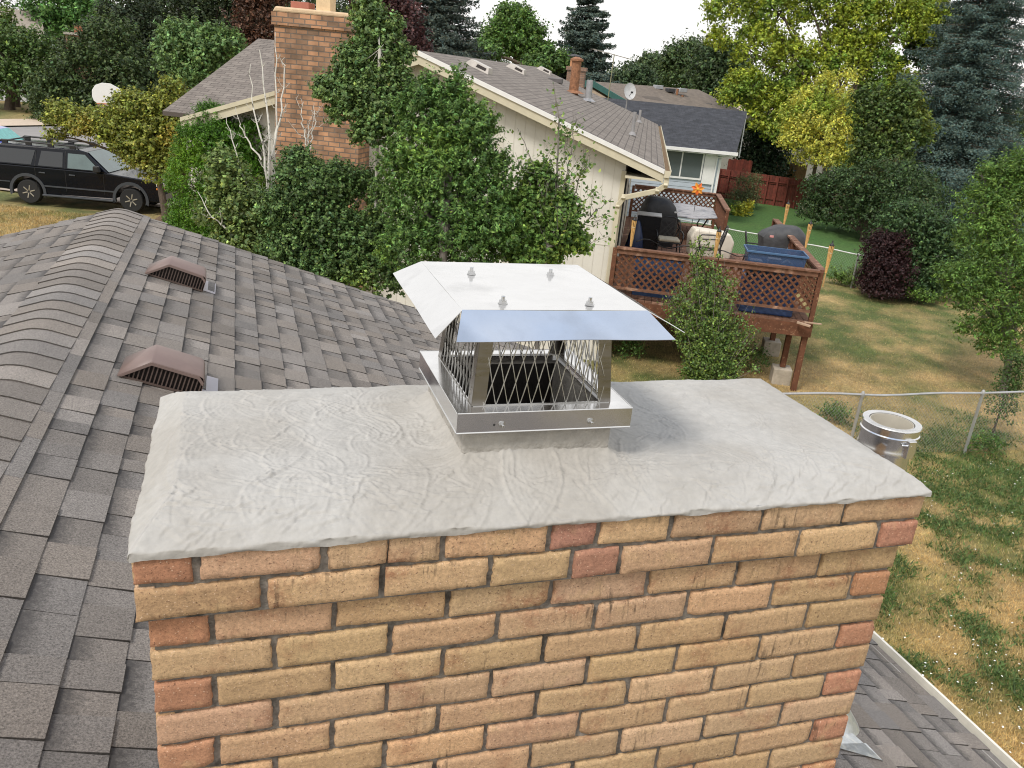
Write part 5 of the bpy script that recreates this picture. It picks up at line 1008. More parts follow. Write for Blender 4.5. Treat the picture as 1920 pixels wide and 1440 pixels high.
# ================================================================ VEHICLES
BP = mat('black_car_paint', (.003, .004, .008), .2, 0, var=0, coat=.25, spec=.2); GLS = mat('tinted_glass', (.012, .014, .017), .05, spec=.9, var=0); GLF = mat('front_glass', (.10, .145, .145), .05, spec=.9, var=.15, ns=2)
CLAD = mat('grey_cladding', (.045, .05, .058), .5, var=0); TYRE = mat('tyre_rubber', (.018, .018, .018), .85, var=.1); RIM = mat('alloy', (.50, .47, .40), .35, .7, var=.1, ns=10); CHR = mat('bright_trim', (.6, .6, .62), .25, .8, var=0)
def vehicle(name, label, cat, x, y, rz, paint, glass, glf, rack=True):
    t = thing(name, label, cat, (x, y, G+.055), rz)
    def arc(cx, cz, r, a0, a1, n=10): return [(cx+r*math.cos(a0+(a1-a0)*i/n), cz+r*math.sin(a0+(a1-a0)*i/n)) for i in range(n+1)]
    XF, XB_ = 1.72, -1.58; zc = .40
    low = [(-2.70, .45), (-2.78, .58), (-2.79, .95), (-2.74, 1.22), (1.02, 1.20), (1.30, 1.17), (2.45, 1.07), (2.66, 1.0), (2.74, .82), (2.74, .50), (2.66, .38)]
    low += arc(XF, zc, .50, 0, math.pi)[0:]+[(XB_+.50, .36)]+arc(XB_, zc, .50, 0, math.pi)
    m = MB(); m.prism(low, -.965, .965, 'y'); o = m.build('body', paint, t, bevel=.035)
    m = MB(); a = [(-2.76, 1.215), (1.02, 1.195), (.30, 1.80), (.05, 1.845), (-2.35, 1.86), (-2.58, 1.80)]; yb, yt = .955, .80
    yy = [yb, yb, yt, yt-.05, yt-.05, yt]; vs = [(p[0], -w, p[1]) for p, w in zip(a, yy)]+[(p[0], w, p[1]) for p, w in zip(a, yy)]
    m.add(vs, [tuple(range(6)), tuple(range(11, 5, -1))]+[(i, i+6, (i+1) % 6+6, (i+1) % 6) for i in range(6)]); m.build('cabin', paint, t, bevel=.03)
    def side(x0b, x1b, x0t, x1t, zb_, zt_, s, off=.006):
        f = lambda z: yb+(yt-yb)*(z-1.205)/(1.80-1.205)+off
        return [(x0b, s*f(zb_), zb_), (x1b, s*f(zb_), zb_), (x1t, s*f(zt_), zt_), (x0t, s*f(zt_), zt_)]
    for s in (-1, 1):
        for nm, q, gm_ in (('rear_quarter_window', (-2.62, -1.42, -2.46, -1.30, 1.27, 1.72), glass), ('rear_door_window', (-1.20, -.42, -1.10, -.42, 1.26, 1.72), glass), ('front_door_window', (-.26, .78, -.26, .28, 1.25, 1.71), glf)):
            m = MB(); m.add(side(*q, s), [(0, 1, 2, 3)]); m.build(nm, gm_, t)
        for xx in (-1.30, -.34, .88):
            m = MB()
            p = side(xx-.006, xx+.006, xx+.03 if xx < -1 else xx-.006, xx+.042 if xx < -1 else xx+.006, 1.23, 1.76, s, .004) if xx < .5 else None
            if p: m.add(p, [(0, 1, 2, 3)])
            m.add([(xx-.006, s*.969, .50), (xx+.006, s*.969, .50), (xx+.006, s*.969, 1.19), (xx-.006, s*.969, 1.19)], [(0, 1, 2, 3)]); m.build('door_seam', BLK, t)
        m = MB(); m.box(-1.08, 1.22, s*.966 if s > 0 else -.985, .985 if s > 0 else s*.966, .60, .645); m.box(-2.72, -2.12, s*.966 if s > 0 else -.985, .985 if s > 0 else s*.966, .66, .69); m.build('side_moulding', CLAD, t)
        m = MB(); m.box(-1.10, 1.18, min(s*.90, s*1.06), max(s*.90, s*1.06), .30, .36); m.build('running_board', CLAD, t, bevel=.015)
        for cx in (XB_, XF):
            m = MB(); ro, ri = .585, .495; pts = arc(cx, zc, ro, -.25, math.pi+.25, 16); pin = arc(cx, zc, ri, -.2, math.pi+.2, 16)
            for y0, y1 in ((s*.955, s*.995),):
                vs = [(p[0], y1, p[1]) for p in pts]+[(p[0], y1, p[1]) for p in pin]+[(p[0], y0, p[1]) for p in pts]+[(p[0], y0-s*.06, p[1]) for p in pin]; n = len(pts)
                m.add(vs, [(i, i+1, n+i+1, n+i) for i in range(n-1)]+[(i, i+1, 2*n+i+1, 2*n+i) for i in range(n-1)]+[(n+i, n+i+1, 3*n+i+1, 3*n+i) for i in range(n-1)])
            m.build('wheel_arch', CLAD, t, smooth=True)
            w = thing('wheel', None, None, (cx, s*.82, .385)); w.parent = t; del_ = w
            m = MB(); m.lathe([(.24, -.13*1), (.36, -.13), (.385, -.10), (.39, 0), (.385, .10), (.36, .13), (.24, .13)], (0, 0, 0), 32, 'y'); m.build('tyre', TYRE, w, smooth=True)
            m = MB(); m.lathe([(.225, s*.06), (.242, s*.128), (.222, s*.130), (.205, s*.07)], (0, 0, 0), 32, 'y'); m.lathe([(.0, s*.10), (.062, s*.10), (.068, s*.07)], (0, 0, 0), 16, 'y')
            for k in range(6):
                a = k*math.pi/3+.3; c_, s2 = math.cos(a), math.sin(a); m.bar((c_*.04, s*.088, s2*.04), (c_*.21, s*.098, s2*.21), .035, .085, (0, 1, 0)); 
                c3, s3 = math.cos(a+.25), math.sin(a+.25); c4, s4 = math.cos(a-.25), math.sin(a-.25); m.bar((c_*.13, s*.09, s2*.13), (c3*.215, s*.098, s3*.215), .02, .04, (0, 1, 0)); m.bar((c_*.13, s*.09, s2*.13), (c4*.215, s*.098, s4*.215), .02, .04, (0, 1, 0))
            m.build('rim', RIM, w, bevel=.004); m = MB(); m.lathe([(0, s*.03), (.20, s*.03)], (0, 0, 0), 20, 'y'); m.build('hub_shadow', BLK, w)
        m = MB(); m.prism([(.62, 1.22), (.84, 1.22), (.80, 1.42), (.64, 1.42)], s*1.0, s*1.16, 'y'); m.box(.66, .78, min(s*.93, s*1.02), max(s*.93, s*1.02), 1.18, 1.26); m.build('mirror', BLK, t, bevel=.03)
        m = MB()
        for xx in (-1.18, -.22): m.box(xx, xx+.20, min(s*.966, s*.99), max(s*.966, s*.99), 1.02, 1.06)
        m.build('door_handle', CLAD, t, bevel=.008)
        m = MB(); m.box(2.56, 2.757, min(s*.60, s*.975), max(s*.60, s*.975), .90, 1.005); m.build('headlight', mat('headlight_lens', (.62, .62, .55), .15, coat=1, var=.1), t, bevel=.02)
        m = MB(); m.box(2.56, 2.757, min(s*.60, s*.975), max(s*.60, s*.975), .80, .865); m.build('turn_signal', mat('amber_lens', (.70, .22, .03), .25), t, bevel=.01)
        m = MB(); m.box(-2.80, -2.70, min(s*.78, s*.972), max(s*.78, s*.972), .85, 1.2); m.build('tail_light', mat('red_lens', (.35, .02, .02), .2), t, bevel=.01)
    m = MB(); yw, yw2 = .86, .72; m.add([(1.015, -yw, 1.215), (1.015, yw, 1.215), (.335, yw2, 1.79), (.335, -yw2, 1.79)], [(0, 1, 2, 3)]); m.v = [(v[0]+.008, v[1], v[2]+.006) for v in m.v]; m.build('windscreen', glf, t)
    m = MB(); m.add([(-2.755, -.8, 1.28), (-2.755, .8, 1.28), (-2.60, .7, 1.77), (-2.60, -.7, 1.77)], [(0, 1, 2, 3)]); m.v = [(v[0]-.012, v[1], v[2]) for v in m.v]; m.build('rear_window', glass, t)
    m = MB(); m.box(2.735, 2.76, -.55, .55, .80, 1.0); m.build('grille', BLK, t); m = MB(); m.box(2.76, 2.775, -.56, .56, .885, .925); m.build('grille_bar', CHR, t)
    m = MB(); m.box(2.60, 2.84, -.97, .97, .46, .72); m.build('front_bumper', paint, t, bevel=.04); m = MB(); m.box(-2.90, -2.70, -.97, .97, .46, .66); m.build('rear_bumper', CLAD, t, bevel=.04)
    m = MB(); m.box(2.70, 2.80, -.9, .9, .33, .45); m.build('air_dam', BLK, t); m = MB(); m.tube([(-2.5, -.70, .42), (-2.95, -.72, .42)], .035, 8); m.build('exhaust', mat('exhaust', (.12, .07, .05), .7), t)
    if rack:
        m = MB()
        for s in (-1, 1): m.tube([(-2.5, s*.70, 1.87), (-2.4, s*.70, 1.945), (-.1, s*.70, 1.935), (.05, s*.70, 1.86)], .028, 8); [m.box(x_-.09, x_+.09, s*.70-.03, s*.70+.03, 1.84, 1.94) for x_ in (-2.3, -1.55, -.85, -.15)]
        for x_ in (-2.2, -.55): m.tube([(x_, -.70, 1.95), (x_, .70, 1.95)], .024, 8)
        m.build('roof_rack', BLK, t, smooth=False)
        m = MB(); m.box(.8, .81, 0, 0.001, 0, .001); ant = MB(); ant.tube([(1.9, -.75, 1.1), (1.85, -.78, 1.8)], .006, 5); ant.build('aerial', BLK, t)
    return t
p1, p2 = atz(62, 381, G+.055), atz(247, 397, G+.055); d = nrm((p2-p1)[:2]); nrm_ = np.array((-d[1], d[0])); cen = (p1[:2]+p2[:2])/2-d*.07+nrm_*.86
vehicle('parked_car', 'black sport utility vehicle with roof rack parked on the driveway', 'car', cen[0], cen[1], math.atan2(d[1], d[0]), BP, GLS, GLF)
vc = vehicle('parked_car', 'blue and teal car at the left edge behind the black vehicle', 'car', cen[0]-3.9, cen[1]+4.6, math.atan2(d[1], d[0])+.1, mat('blue_car_paint', (.03, .07, .42), .25, coat=1, var=0), mat('teal_glass', (.05, .42, .40), .1, var=.2), mat('teal_glass2', (.08, .4, .38), .1, var=.2), False)
# basketball hoop
hp_ = atd(203, 176, 38.0); bh_ = thing('basketball_hoop', 'white fan shaped basketball backboard rising above the yellowish tree', 'basketball hoop', (hp_[0], hp_[1], G), .05); zc = hp_[2]-G; m = MB()
fan = [(-.60, -.34), (-.50, -.42), (.50, -.62), (.66, -.58), (.70, -.40), (.66, -.05), (.45, .28), (.12, .45), (-.22, .46), (-.50, .34), (-.64, .12), (-.66, -.15)]
m.prism([(p[0]*1.02, p[1]*1.0) for p in fan], -.03, .03, 'y'); m.v = [(v[0], v[1], v[2]+zc) for v in m.v]; m.build('backboard', mat('white_backboard', (.82, .82, .80), .5, var=.02), bh_, bevel=.01)
m = MB(); m.tube([(.2, .7, 0), (.2, .7, zc-1.2), (.1, .05, zc-.1)], .05, 8); m.build('pole', GREYP, bh_)
m = MB(); m.tube([(-.25+.23*math.cos(a), -.30+.23*math.sin(a), zc-.42) for a in np.linspace(0, 6.28, 20)], .014, 6); m.build('rim', mat('orange_rim', (.5, .15, .06), .5), bh_)
m = MB()
for k in range(12): a, b_ = k*.5236, k*.5236+.5; m.tube([(-.25+.23*math.cos(a), -.30+.23*math.sin(a), zc-.43), (-.25+.15*math.cos(b_), -.30+.15*math.sin(b_), zc-.65), (-.25+.12*math.cos(a), -.30+.12*math.sin(a), zc-.85)], .007, 4); m.tube([(-.25+.23*math.cos(b_), -.30+.23*math.sin(b_), zc-.43), (-.25+.15*math.cos(a), -.30+.15*math.sin(a), zc-.65), (-.25+.12*math.cos(b_), -.30+.12*math.sin(b_), zc-.85)], .007, 4)
m.build('net', mat('net_cord', (.5, .4, .38), .9), bh_)
# ================================================================ TREES
def leafquads(C_, Nrm, L_, Wd, cols, fold=.12):
    n = len(C_); t = rng.normal(size=(n, 3)); t[:, 2] -= .3; t -= Nrm*(t*Nrm).sum(1)[:, None]; t /= np.linalg.norm(t, axis=1)[:, None]+1e-9; b_ = np.cross(Nrm, t); l = (L_*rng.uniform(.5, 1.35, n))[:, None]/2; w = (Wd*rng.uniform(.7, 1.25, n))[:, None]/2
    V = np.stack([C_-t*l, C_+b_*w-Nrm*l*fold+t*l*.1, C_+t*l, C_-b_*w-Nrm*l*fold+t*l*.1], 1).reshape(-1, 3); return V, np.arange(4*n).reshape(-1, 4), cols
def unit(n): a = rng.normal(size=(n, 3)); return a/np.linalg.norm(a, axis=1)[:, None]
def tint(n, c, clump, spread=.25): 
    c = np.array(c)*np.array((1.75, 1.6, 1.35))
    k = np.exp(rng.normal(0, spread, n))[:, None]*clump[:, None]; h = rng.normal(0, .08, n)[:, None]; c = np.array(c)[None]; o = c*k*np.concatenate([1+h*1.5, 1+h*.2, 1-h], 1); return np.clip(o, .003, .9)
def crown(lobes, c, nl, L_, Wd=None, clump=.22, fill=.45, nb=.55, c2=None, c2f=0, spread=.38, gap=.14, drop=0, tilt=None, zc2=None):
    """leaves gathered on clumps that stand on and inside each lobe; lobes: (centre, (rx, ry, rz))"""
    Wd = Wd or L_*.6; vol = np.array([r[0]*r[1]*r[2] for _, r in lobes])**(2/3); per = (vol/vol.sum()*nl).astype(int); CC, NN, KK = [], [], []
    for (c0, r), n in zip(lobes, per):
        r = np.array(r); cr_ = clump*.72*float(np.mean(r)); cr_ = max(cr_, L_*1.1); area = 4*math.pi*float(np.mean(r))**2; nc = int(max(8, area/(cr_*cr_)*1.1)); u = unit(nc); u[:, 2] = np.where(u[:, 2] < -.55, -u[:, 2], u[:, 2]); rad = fill+(1.0-fill)*rng.random(nc)**.45; rad *= rng.uniform(.86, 1.10, nc)
        keep = rng.random(nc) > gap; u, rad = u[keep], rad[keep]; nc = len(u); cc = c0+u*r*rad[:, None]; ck = np.exp(rng.normal(0, .22, nc)); id_ = rng.integers(0, nc, n); ax = u*.75+np.array((0, 0, .45))+rng.normal(0, .35, (nc, 3)); ax /= np.linalg.norm(ax, axis=1)[:, None]; cs_ = np.exp(rng.normal(0, .28, nc)); sh = rng.random(n)**.8
        v = ax[id_]*((sh*3.3-1.0)*cr_*cs_[id_])[:, None]+unit(n)*(rng.random(n)**.5*cr_*cs_[id_]*(.95-.75*sh))[:, None]; P = cc[id_]+v; P[:, 2] -= drop*rng.random(n)
        N_ = (P-cc[id_])/(cr_)*.8+(P-c0)/r*.35+np.array((0, 0, .5)); N_ = N_*nb+rng.normal(0, .55, (n, 3)); N_ /= np.linalg.norm(N_, axis=1)[:, None]+1e-9; CC.append(P); NN.append(N_); KK.append(ck[id_])
    P, N_, K = map(np.concatenate, (CC, NN, KK)); P = P[P[:, 2] > G+.03] if False else P; col = tint(len(P), c, K, spread)
    if c2 is not None:
        q = vnoise(P[:, 0]*1.3+11, P[:, 1]*.9+P[:, 2]*1.1)
        f = np.clip((q-(1-c2f))*4+.3*rng.normal(size=len(P)), 0, 1)[:, None]; col = col*(1-f)+tint(len(P), c2, K, spread)*f
    return leafquads(P, N_, L_, Wd, col)
def bark(c=(.10, .075, .055)): return mat('bark', c, .95, var=.3, ns=14, bump=.8, stretch=(1, 1, .3), dist=.03)
BARK = bark(); GBARK = bark((.17, .15, .13)); WBARK = mat('pale_aspen_bark', (.56, .53, .47), .8, var=.15, ns=20, dirt=((.10, .09, .075), 14, .60, .68), bump=.3)
def limbs(m, base, tips, r, wob=.12, seg=6, r1=.25):
    for tp_ in tips:
        b_ = np.array(base, float); e = np.array(tp_, float); n = 6; L_ = np.linalg.norm(e-b_); pts = [b_+(e-b_)*t+np.array((random.gauss(0, wob), random.gauss(0, wob), L_*.10*math.sin(math.pi*t)))*(0 < t < 1)*L_*.12 for t in np.linspace(0, 1, n)]
        m.tube(pts, [r*(1-(1-r1)*t) for t in np.linspace(0, 1, n)], seg)
def dg(px, py): return float((atz(px, py, G)-CAM)@fw)
def tree(name, label, px_lobes, d, c, nl, L_, base=None, tr=.18, lr=.6, barkm=None, cat='tree', group=None, dz=1.0, leaf=LEAF, lift=.35, **k):
    """px_lobes: (px, py, rx_px, ry_px[, extra depth]) at distance d in front of the camera"""
    lobes = []
    for q in px_lobes:
        dd_ = d+(q[4] if len(q) > 4 else 0); c0 = atd(q[0], q[1], dd_); rx, rz_ = q[2]*dd_/F, q[3]*dd_/F; lobes.append((c0, (rx, rx*dz, rz_)))
    if cat == 'shrub':
        for c0, r in list(lobes):
            gp = c0[2]-r[2]-G
            if gp > .15 and gp < 4: hh = (gp+r[2]*.6)/2; lobes.append((np.array((c0[0], c0[1], G+hh)), (r[0]*.9, r[1]*.9, hh)))
    if base is None: w = np.array([l[1][0]**3 for l in lobes]); b_ = sum(l[0]*wi for l, wi in zip(lobes, w))/w.sum(); base = (b_[0], b_[1])
    t = thing(name, label, cat, (base[0], base[1], G), 0, group); o = np.array((base[0], base[1], G)); V, Fq, col = crown([(l[0], l[1]) for l in lobes], c, nl, L_, **k)
    npmesh('crown', V-o, Fq, leaf, t, cols=col); m = MB(); top = max(l[0][2]+.3*l[1][2] for l in lobes)-G; low = min(l[0][2]-l[1][2] for l in lobes)-G; fork = max(.3, low+lift*(top-low)) if lift < 1 else lift
    ctr_ = np.mean([l[0] for l in lobes], 0)-o; fk = np.array((ctr_[0]*.25, ctr_[1]*.25, fork)); m.tube([(0, 0, -.2), (fk[0]*.4, fk[1]*.4, fork*.5), fk], [tr*1.25, tr, tr*.8], 10)
    limbs(m, fk, [l[0]-o+np.array((0, 0, l[1][2]*.35)) for l in lobes], tr*lr)
    for l in lobes: limbs(m, l[0]-o-np.array((0, 0, l[1][2]*.3)), [l[0]-o+unit(1)[0]*np.array(l[1])*.8 for _ in range(4)], tr*lr*.36)
    m.build('trunk', barkm or BARK, t, smooth=True, fix=False); return t
def spruce(name, label, px, pytop, pybase_r, d, c, H, R_, n_lv=26, nn=30, L_=.16, droop=.25, c2=None, group=None, nw=.35, base=None, blo=.04):
    """tiers of drooping needle branches; px, pytop: pixel of the tip at distance d"""
    tip = atd(px, pytop, d); x, y = (tip[0], tip[1]) if base is None else base; H = tip[2]-G if H is None else H; t = thing(name, label, 'tree', (x, y, G), 0, group); m = MB(); m.tube([(0, 0, -.1), (0, 0, H*.5), (0, 0, H*.98)], [R_*.06, R_*.035, .02], 8); P, N_, K = [], [], []
    for i in range(n_lv):
        f = i/(n_lv-1); z = H*(blo+(1-blo)*f); r = R_*(1-f)**.8*random.uniform(.8, 1.1)+.12; nbk = max(5, int(13*(1-f)+5))
        for k in range(nbk):
            a = 6.283*k/nbk+random.uniform(-.3, .3)+i*.9; ln = r*random.uniform(.72, 1.12); dv = np.array((math.cos(a), math.sin(a), 0)); sd = np.array((-dv[1], dv[0], 0)); z0 = z+random.uniform(-.28, .28)
            pz = lambda s: z0-droop*ln*s*s*1.1+ln*.16*s**4*1.4+ln*.05*s
            m.tube([(0, 0, z0), tuple(dv*ln*.5+np.array((0, 0, pz(.5)))), tuple(dv*ln*.95+np.array((0, 0, pz(.95))))], [.035*ln/2+.01, .02, .006], 4)
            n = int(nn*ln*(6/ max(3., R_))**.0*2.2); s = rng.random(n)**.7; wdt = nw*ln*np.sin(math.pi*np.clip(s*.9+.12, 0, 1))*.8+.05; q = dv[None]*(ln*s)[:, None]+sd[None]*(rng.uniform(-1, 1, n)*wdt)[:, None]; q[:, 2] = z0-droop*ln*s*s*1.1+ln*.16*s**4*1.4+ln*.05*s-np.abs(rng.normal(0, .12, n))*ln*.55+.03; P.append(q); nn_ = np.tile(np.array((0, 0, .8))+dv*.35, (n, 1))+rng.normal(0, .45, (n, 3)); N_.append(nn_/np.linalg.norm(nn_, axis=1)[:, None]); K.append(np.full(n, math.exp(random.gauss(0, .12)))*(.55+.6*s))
    P, N_, K = map(np.concatenate, (P, N_, K)); K = K/K.mean(); K = .45+.55*K  # inner shade put into the needle colour: darker towards the trunk
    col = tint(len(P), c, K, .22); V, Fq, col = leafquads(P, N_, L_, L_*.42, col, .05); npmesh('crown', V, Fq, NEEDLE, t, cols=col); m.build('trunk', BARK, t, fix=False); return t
DG = (.028, .052, .020); MG = (.045, .088, .026); BG = (.075, .135, .032); YG = (.17, .215, .030); YL = (.27, .295, .06)
# far backdrop: tree lines that read as one mass beyond the roofs
def wood(name, label, px_lobes, d, c, nl, L_, **k):
    lobes = []
    for q in px_lobes: dd_ = d+(q[4] if len(q) > 4 else 0); c0 = atd(q[0], q[1], dd_); lobes.append((c0, (q[2]*dd_/F, q[2]*dd_/F, q[3]*dd_/F)))
    V, Fq, col = crown(lobes, c, nl, L_, **k); tag(npmesh(name, V, Fq, LEAF, cols=col), label, 'wood', None, 'stuff')
wood('far_woods', 'distant line of trees beyond all the roofs', [(x, (x-960)*.094+165+random.uniform(-10, 25), random.uniform(45, 75), random.uniform(28, 50)) for x in list(range(860, 2150, 48))], 105, (.040, .062, .028), 42000, .50, clump=.16)
wood('far_left_woods', 'dark wood behind the street on the far left', [(x, 60+random.uniform(-40, 60), random.uniform(55, 95), random.uniform(50, 90), random.uniform(0, 18)) for x in list(range(-380, 760, 52))], 82, (.026, .042, .018), 60000, .42, clump=.16)
# left group
tree('arborvitae', 'narrow light green evergreen at the far left edge before the white house', [(18, 75, 15, 55), (18, 120, 24, 55), (50, 95, 14, 30)], 58, (.06, .10, .022), 6000, .22, clump=.3)
tree('leafy_tree', 'broad mid green tree at the far left above the lawn', [(20, 120, 60, 62), (75, 125, 42, 60), (-60, 110, 70, 80), (30, 165, 60, 36), (110, 190, 50, 40)], 56, (.042, .078, .022), 22000, .24, tr=.3, clump=.2)
tree('leafy_tree', 'bright green tree rising over the chimney on the far left', [(105, 10, 60, 50), (160, 30, 50, 40), (90, 48, 40, 30), (150, 55, 40, 25)], 66, (.05, .115, .032), 16000, .26, tr=.35)
tree('leafy_tree', 'large dark leaved maple left of the white basketball board', [(110, 190, 48, 58), (160, 150, 60, 60), (205, 100, 60, 55), (150, 230, 55, 40), (240, 170, 62, 62), (200, 215, 60, 42), (90, 240, 30, 34)], 52, (.034, .058, .022), 34000, .22, tr=.35)
tree('leafy_tree', 'very dark tree behind the basketball board', [(250, 70, 66, 60), (300, 130, 60, 70), (290, 200, 55, 45), (345, 190, 45, 40)], 56, (.020, .032, .016), 22000, .24, tr=.35)
tree('leafy_tree', 'pale green soft leaved tree left of the wing roof', [(345, 75, 42, 26), (325, 110, 30, 42), (375, 120, 45, 45), (425, 95, 32, 30), (400, 75, 20, 18), (360, 165, 42, 38)], 44, (.075, .135, .050), 18000, .20, tr=.22, spread=.32)
tree('leafy_tree', 'dark maple rising behind the pale green tree', [(330, 30, 70, 50), (410, 40, 62, 62), (385, 100, 60, 40), (470, 20, 50, 50)], 60, (.022, .036, .016), 22000, .25, tr=.35)
tree('purple_tree', 'brownish purple leaved tree left of the tall red brick chimney', [(480, 40, 40, 50), (455, 95, 30, 34), (500, 90, 26, 30), (490, -10, 44, 36)], 46, (.058, .032, .022), 12000, .20, tr=.25)
tree('purple_tree', 'dark purple leaved tree right of the tall red brick chimney', [(745, 45, 44, 44), (700, 20, 40, 50), (760, 85, 40, 26)], 40, (.045, .022, .024), 12000, .18, tr=.25)
spruce('spruce', 'broad dark blue green spruce above the cream gable', 830, -190, 0, 44, (.040, .058, .054), None, 4.6, n_lv=54, nn=44, L_=.20, nw=.42)
tree('leafy_tree', 'rounded green tree between the two dark spruces', [(962, 62, 44, 44), (985, 85, 46, 38), (930, 90, 36, 34), (1010, 112, 36, 20), (958, 36, 26, 20)], 62, (.055, .110, .026), 20000, .24, tr=.35)
tree('leafy_tree', 'small green tree top above the brown ridge', [(1035, 118, 34, 18), (1010, 125, 30, 14), (1060, 128, 24, 12), (905, 105, 34, 20)], 60, (.048, .095, .028), 9000, .24, tr=.3)
spruce('spruce', 'tall blue spruce standing alone against the white sky', 1112, -62, 0, 60, (.050, .076, .072), None, 4.3, n_lv=52, nn=44, L_=.24, nw=.40)
for i, (x, y, r, rr_, dd_, cc, lb) in enumerate(((1225, 128, 30, 20, 84, (.045, .075, .035), 'small tree crown right of the spruce on the horizon'), (1290, 118, 46, 38, 74, (.038, .066, .026), 'green tree behind the right end of the brown roof'), (1350, 135, 48, 46, 66, (.030, .054, .022), 'dark green tree left of the big yellow green maple'), (1185, 150, 36, 22, 78, (.04, .07, .035), 'low tree between the spruce and the horizon trees'))):
    tree('leafy_tree', lb, [(x, y, r, rr_), (x-r*.5, y+10, r*.7, rr_*.8), (x+r*.6, y+12, r*.7, rr_*.8), (x, y+rr_, r*1.1, rr_*.7)], dd_, cc, 13000, .28, tr=.3)
# large yellow green maple
tree('maple_tree', 'tall yellow green maple with dark limbs and sky showing through', [(1370, 20, 46, 40), (1345, 80, 22, 24), (1420, 95, 46, 46), (1455, 30, 46, 40), (1400, 165, 40, 30), (1545, 20, 50, 50), (1610, 55, 46, 50), (1480, 120, 42, 44), (1700, 60, 48, 48), (1660, 10, 50, 40), (1740, 25, 36, 30), (1590, 130, 44, 34), (1650, 130, 40, 30), (1560, 90, 34, 30), (1440, 210, 36, 26), (1690, 165, 38, 26), (1500, -30, 70, 40), (1600, -50, 70, 40), (1400, -20, 40, 30), (1375, 190, 28, 22), (1425, 235, 20, 16), (1480, 180, 40, 34), (1530, 130, 40, 30), (1640, 180, 44, 26), (1460, 250, 30, 24), (1620, 95, 36, 30)], 46, (.15, .20, .026), 100000, .18, tr=.19, lift=.16, gap=.20, clump=.20, c2=(.085, .15, .028), c2f=.45, base=tuple(atd(1560, 300, 46)[:2]), spread=.3)
tree('yellow_tree', 'small bright yellow leaved tree in front of the big maple', [(1545, 175, 24, 30), (1590, 150, 16, 14), (1508, 190, 20, 18), (1515, 220, 40, 34), (1570, 215, 40, 40), (1540, 260, 54, 40), (1500, 265, 34, 30), (1585, 255, 28, 36), (1540, 300, 50, 22), (1575, 300, 34, 22), (1492, 235, 24, 26), (1545, 160, 16, 18), (1605, 225, 14, 16), (1475, 270, 14, 12), (1600, 300, 16, 14), (1475, 215, 12, 12)], 42, YL, 30000, .13, tr=.10, gap=.35, c2=(.14, .20, .035), c2f=.45, clump=.27)
tree('dark_shrub', 'dark bluish juniper mass behind the charcoal roof corner', [(1430, 235, 42, 34), (1440, 280, 44, 34), (1410, 262, 28, 40), (1468, 268, 30, 30)], 50, (.026, .048, .030), 10000, .2, cat='shrub')
tree('leafy_tree', 'dark green tree filling the middle right of the yellow tree', [(1650, 240, 40, 40), (1690, 200, 38, 34), (1625, 200, 26, 30), (1625, 295, 30, 36), (1660, 290, 48, 36), (1700, 250, 44, 40), (1655, 330, 40, 26)], 37, (.042, .072, .020), 26000, .16, tr=.2, c2=(.12, .15, .028), c2f=.34)
tree('leafy_tree', 'dark tree top against the sky right of the maple', [(1740, 60, 30, 34), (1765, 100, 40, 34), (1820, 80, 36, 42), (1790, 40, 22, 24), (1725, 110, 32, 30), (1780, 140, 40, 26), (1850, 45, 26, 30)], 47, (.028, .048, .018), 18000, .2, tr=.3, gap=.25)
spruce('spruce', 'big silvery blue spruce at the right edge', 1950, -330, 0, 38, (.048, .080, .080), None, 4.6, n_lv=62, nn=70, L_=.13, nw=.36, droop=.32)
tree('lilac_hedge', 'large dark green shrub mass at the right end of the red fence', [(1530, 352, 28, 18, 4), (1580, 350, 46, 30, 3.4), (1700, 400, 40, 36, -.5), (1635, 362, 54, 36, 1.8), (1560, 366, 34, 22, 3.8), (1700, 360, 52, 44, 0), (1665, 330, 50, 28, 1), (1610, 335, 36, 22, 3), (1740, 385, 34, 40, -1)], 34, (.030, .056, .022), 36000, .12, cat='shrub', tr=.1, c2=(.07, .05, .022), c2f=.18, lift=.05)
tree('lilac_hedge', 'dense dark green shrub beside the dark purple bush', [(1740, 460, 44, 52), (1700, 420, 50, 40), (1735, 510, 42, 40), (1780, 470, 36, 50), (1695, 480, 34, 46), (1710, 530, 36, 26)], dg(1710, 566), (.030, .062, .024), 34000, .10, cat='shrub', tr=.08, lift=.05)
tree('purple_bush', 'dark purple leaved bush at the end of the far chain link fence', [(1655, 455, 24, 20), (1645, 480, 30, 34), (1680, 470, 28, 34), (1668, 515, 44, 34), (1650, 545, 34, 16)], dg(1660, 566), (.022, .010, .012), 20000, .075, cat='shrub', tr=.04, lift=.05)
# young ash at the right
ab = atz(1882, 745, G); dA = 17.6
tree('ash_tree', 'young green ash tree with dark trunk at the right edge', [(1880, 350, 44, 40), (1840, 390, 44, 36), (1900, 420, 60, 60), (1845, 450, 48, 40), (1930, 340, 60, 60), (1880, 500, 60, 46), (1820, 530, 46, 30), (1860, 570, 60, 34), (1905, 620, 56, 36), (1835, 620, 36, 20), (1780, 520, 24, 20), (1950, 540, 60, 70), (1870, 655, 40, 18), (1790, 560, 26, 16), (1845, 330, 18, 16)], dA, (.058, .112, .026), 52000, .085, Wd=.028, tr=.075, base=(ab[0], ab[1]), clump=.2, spread=.35, lift=.12, gap=.12, c2=(.13, .20, .05), c2f=.22, barkm=GBARK)
tree('sapling', 'small pale green sapling at the foot of the dark shrubs', [(1755, 528, 20, 16), (1775, 540, 16, 14), (1790, 512, 14, 10)], dg(1755, 560), (.075, .14, .032), 2600, .08, Wd=.03, cat='shrub', tr=.015, gap=.3)
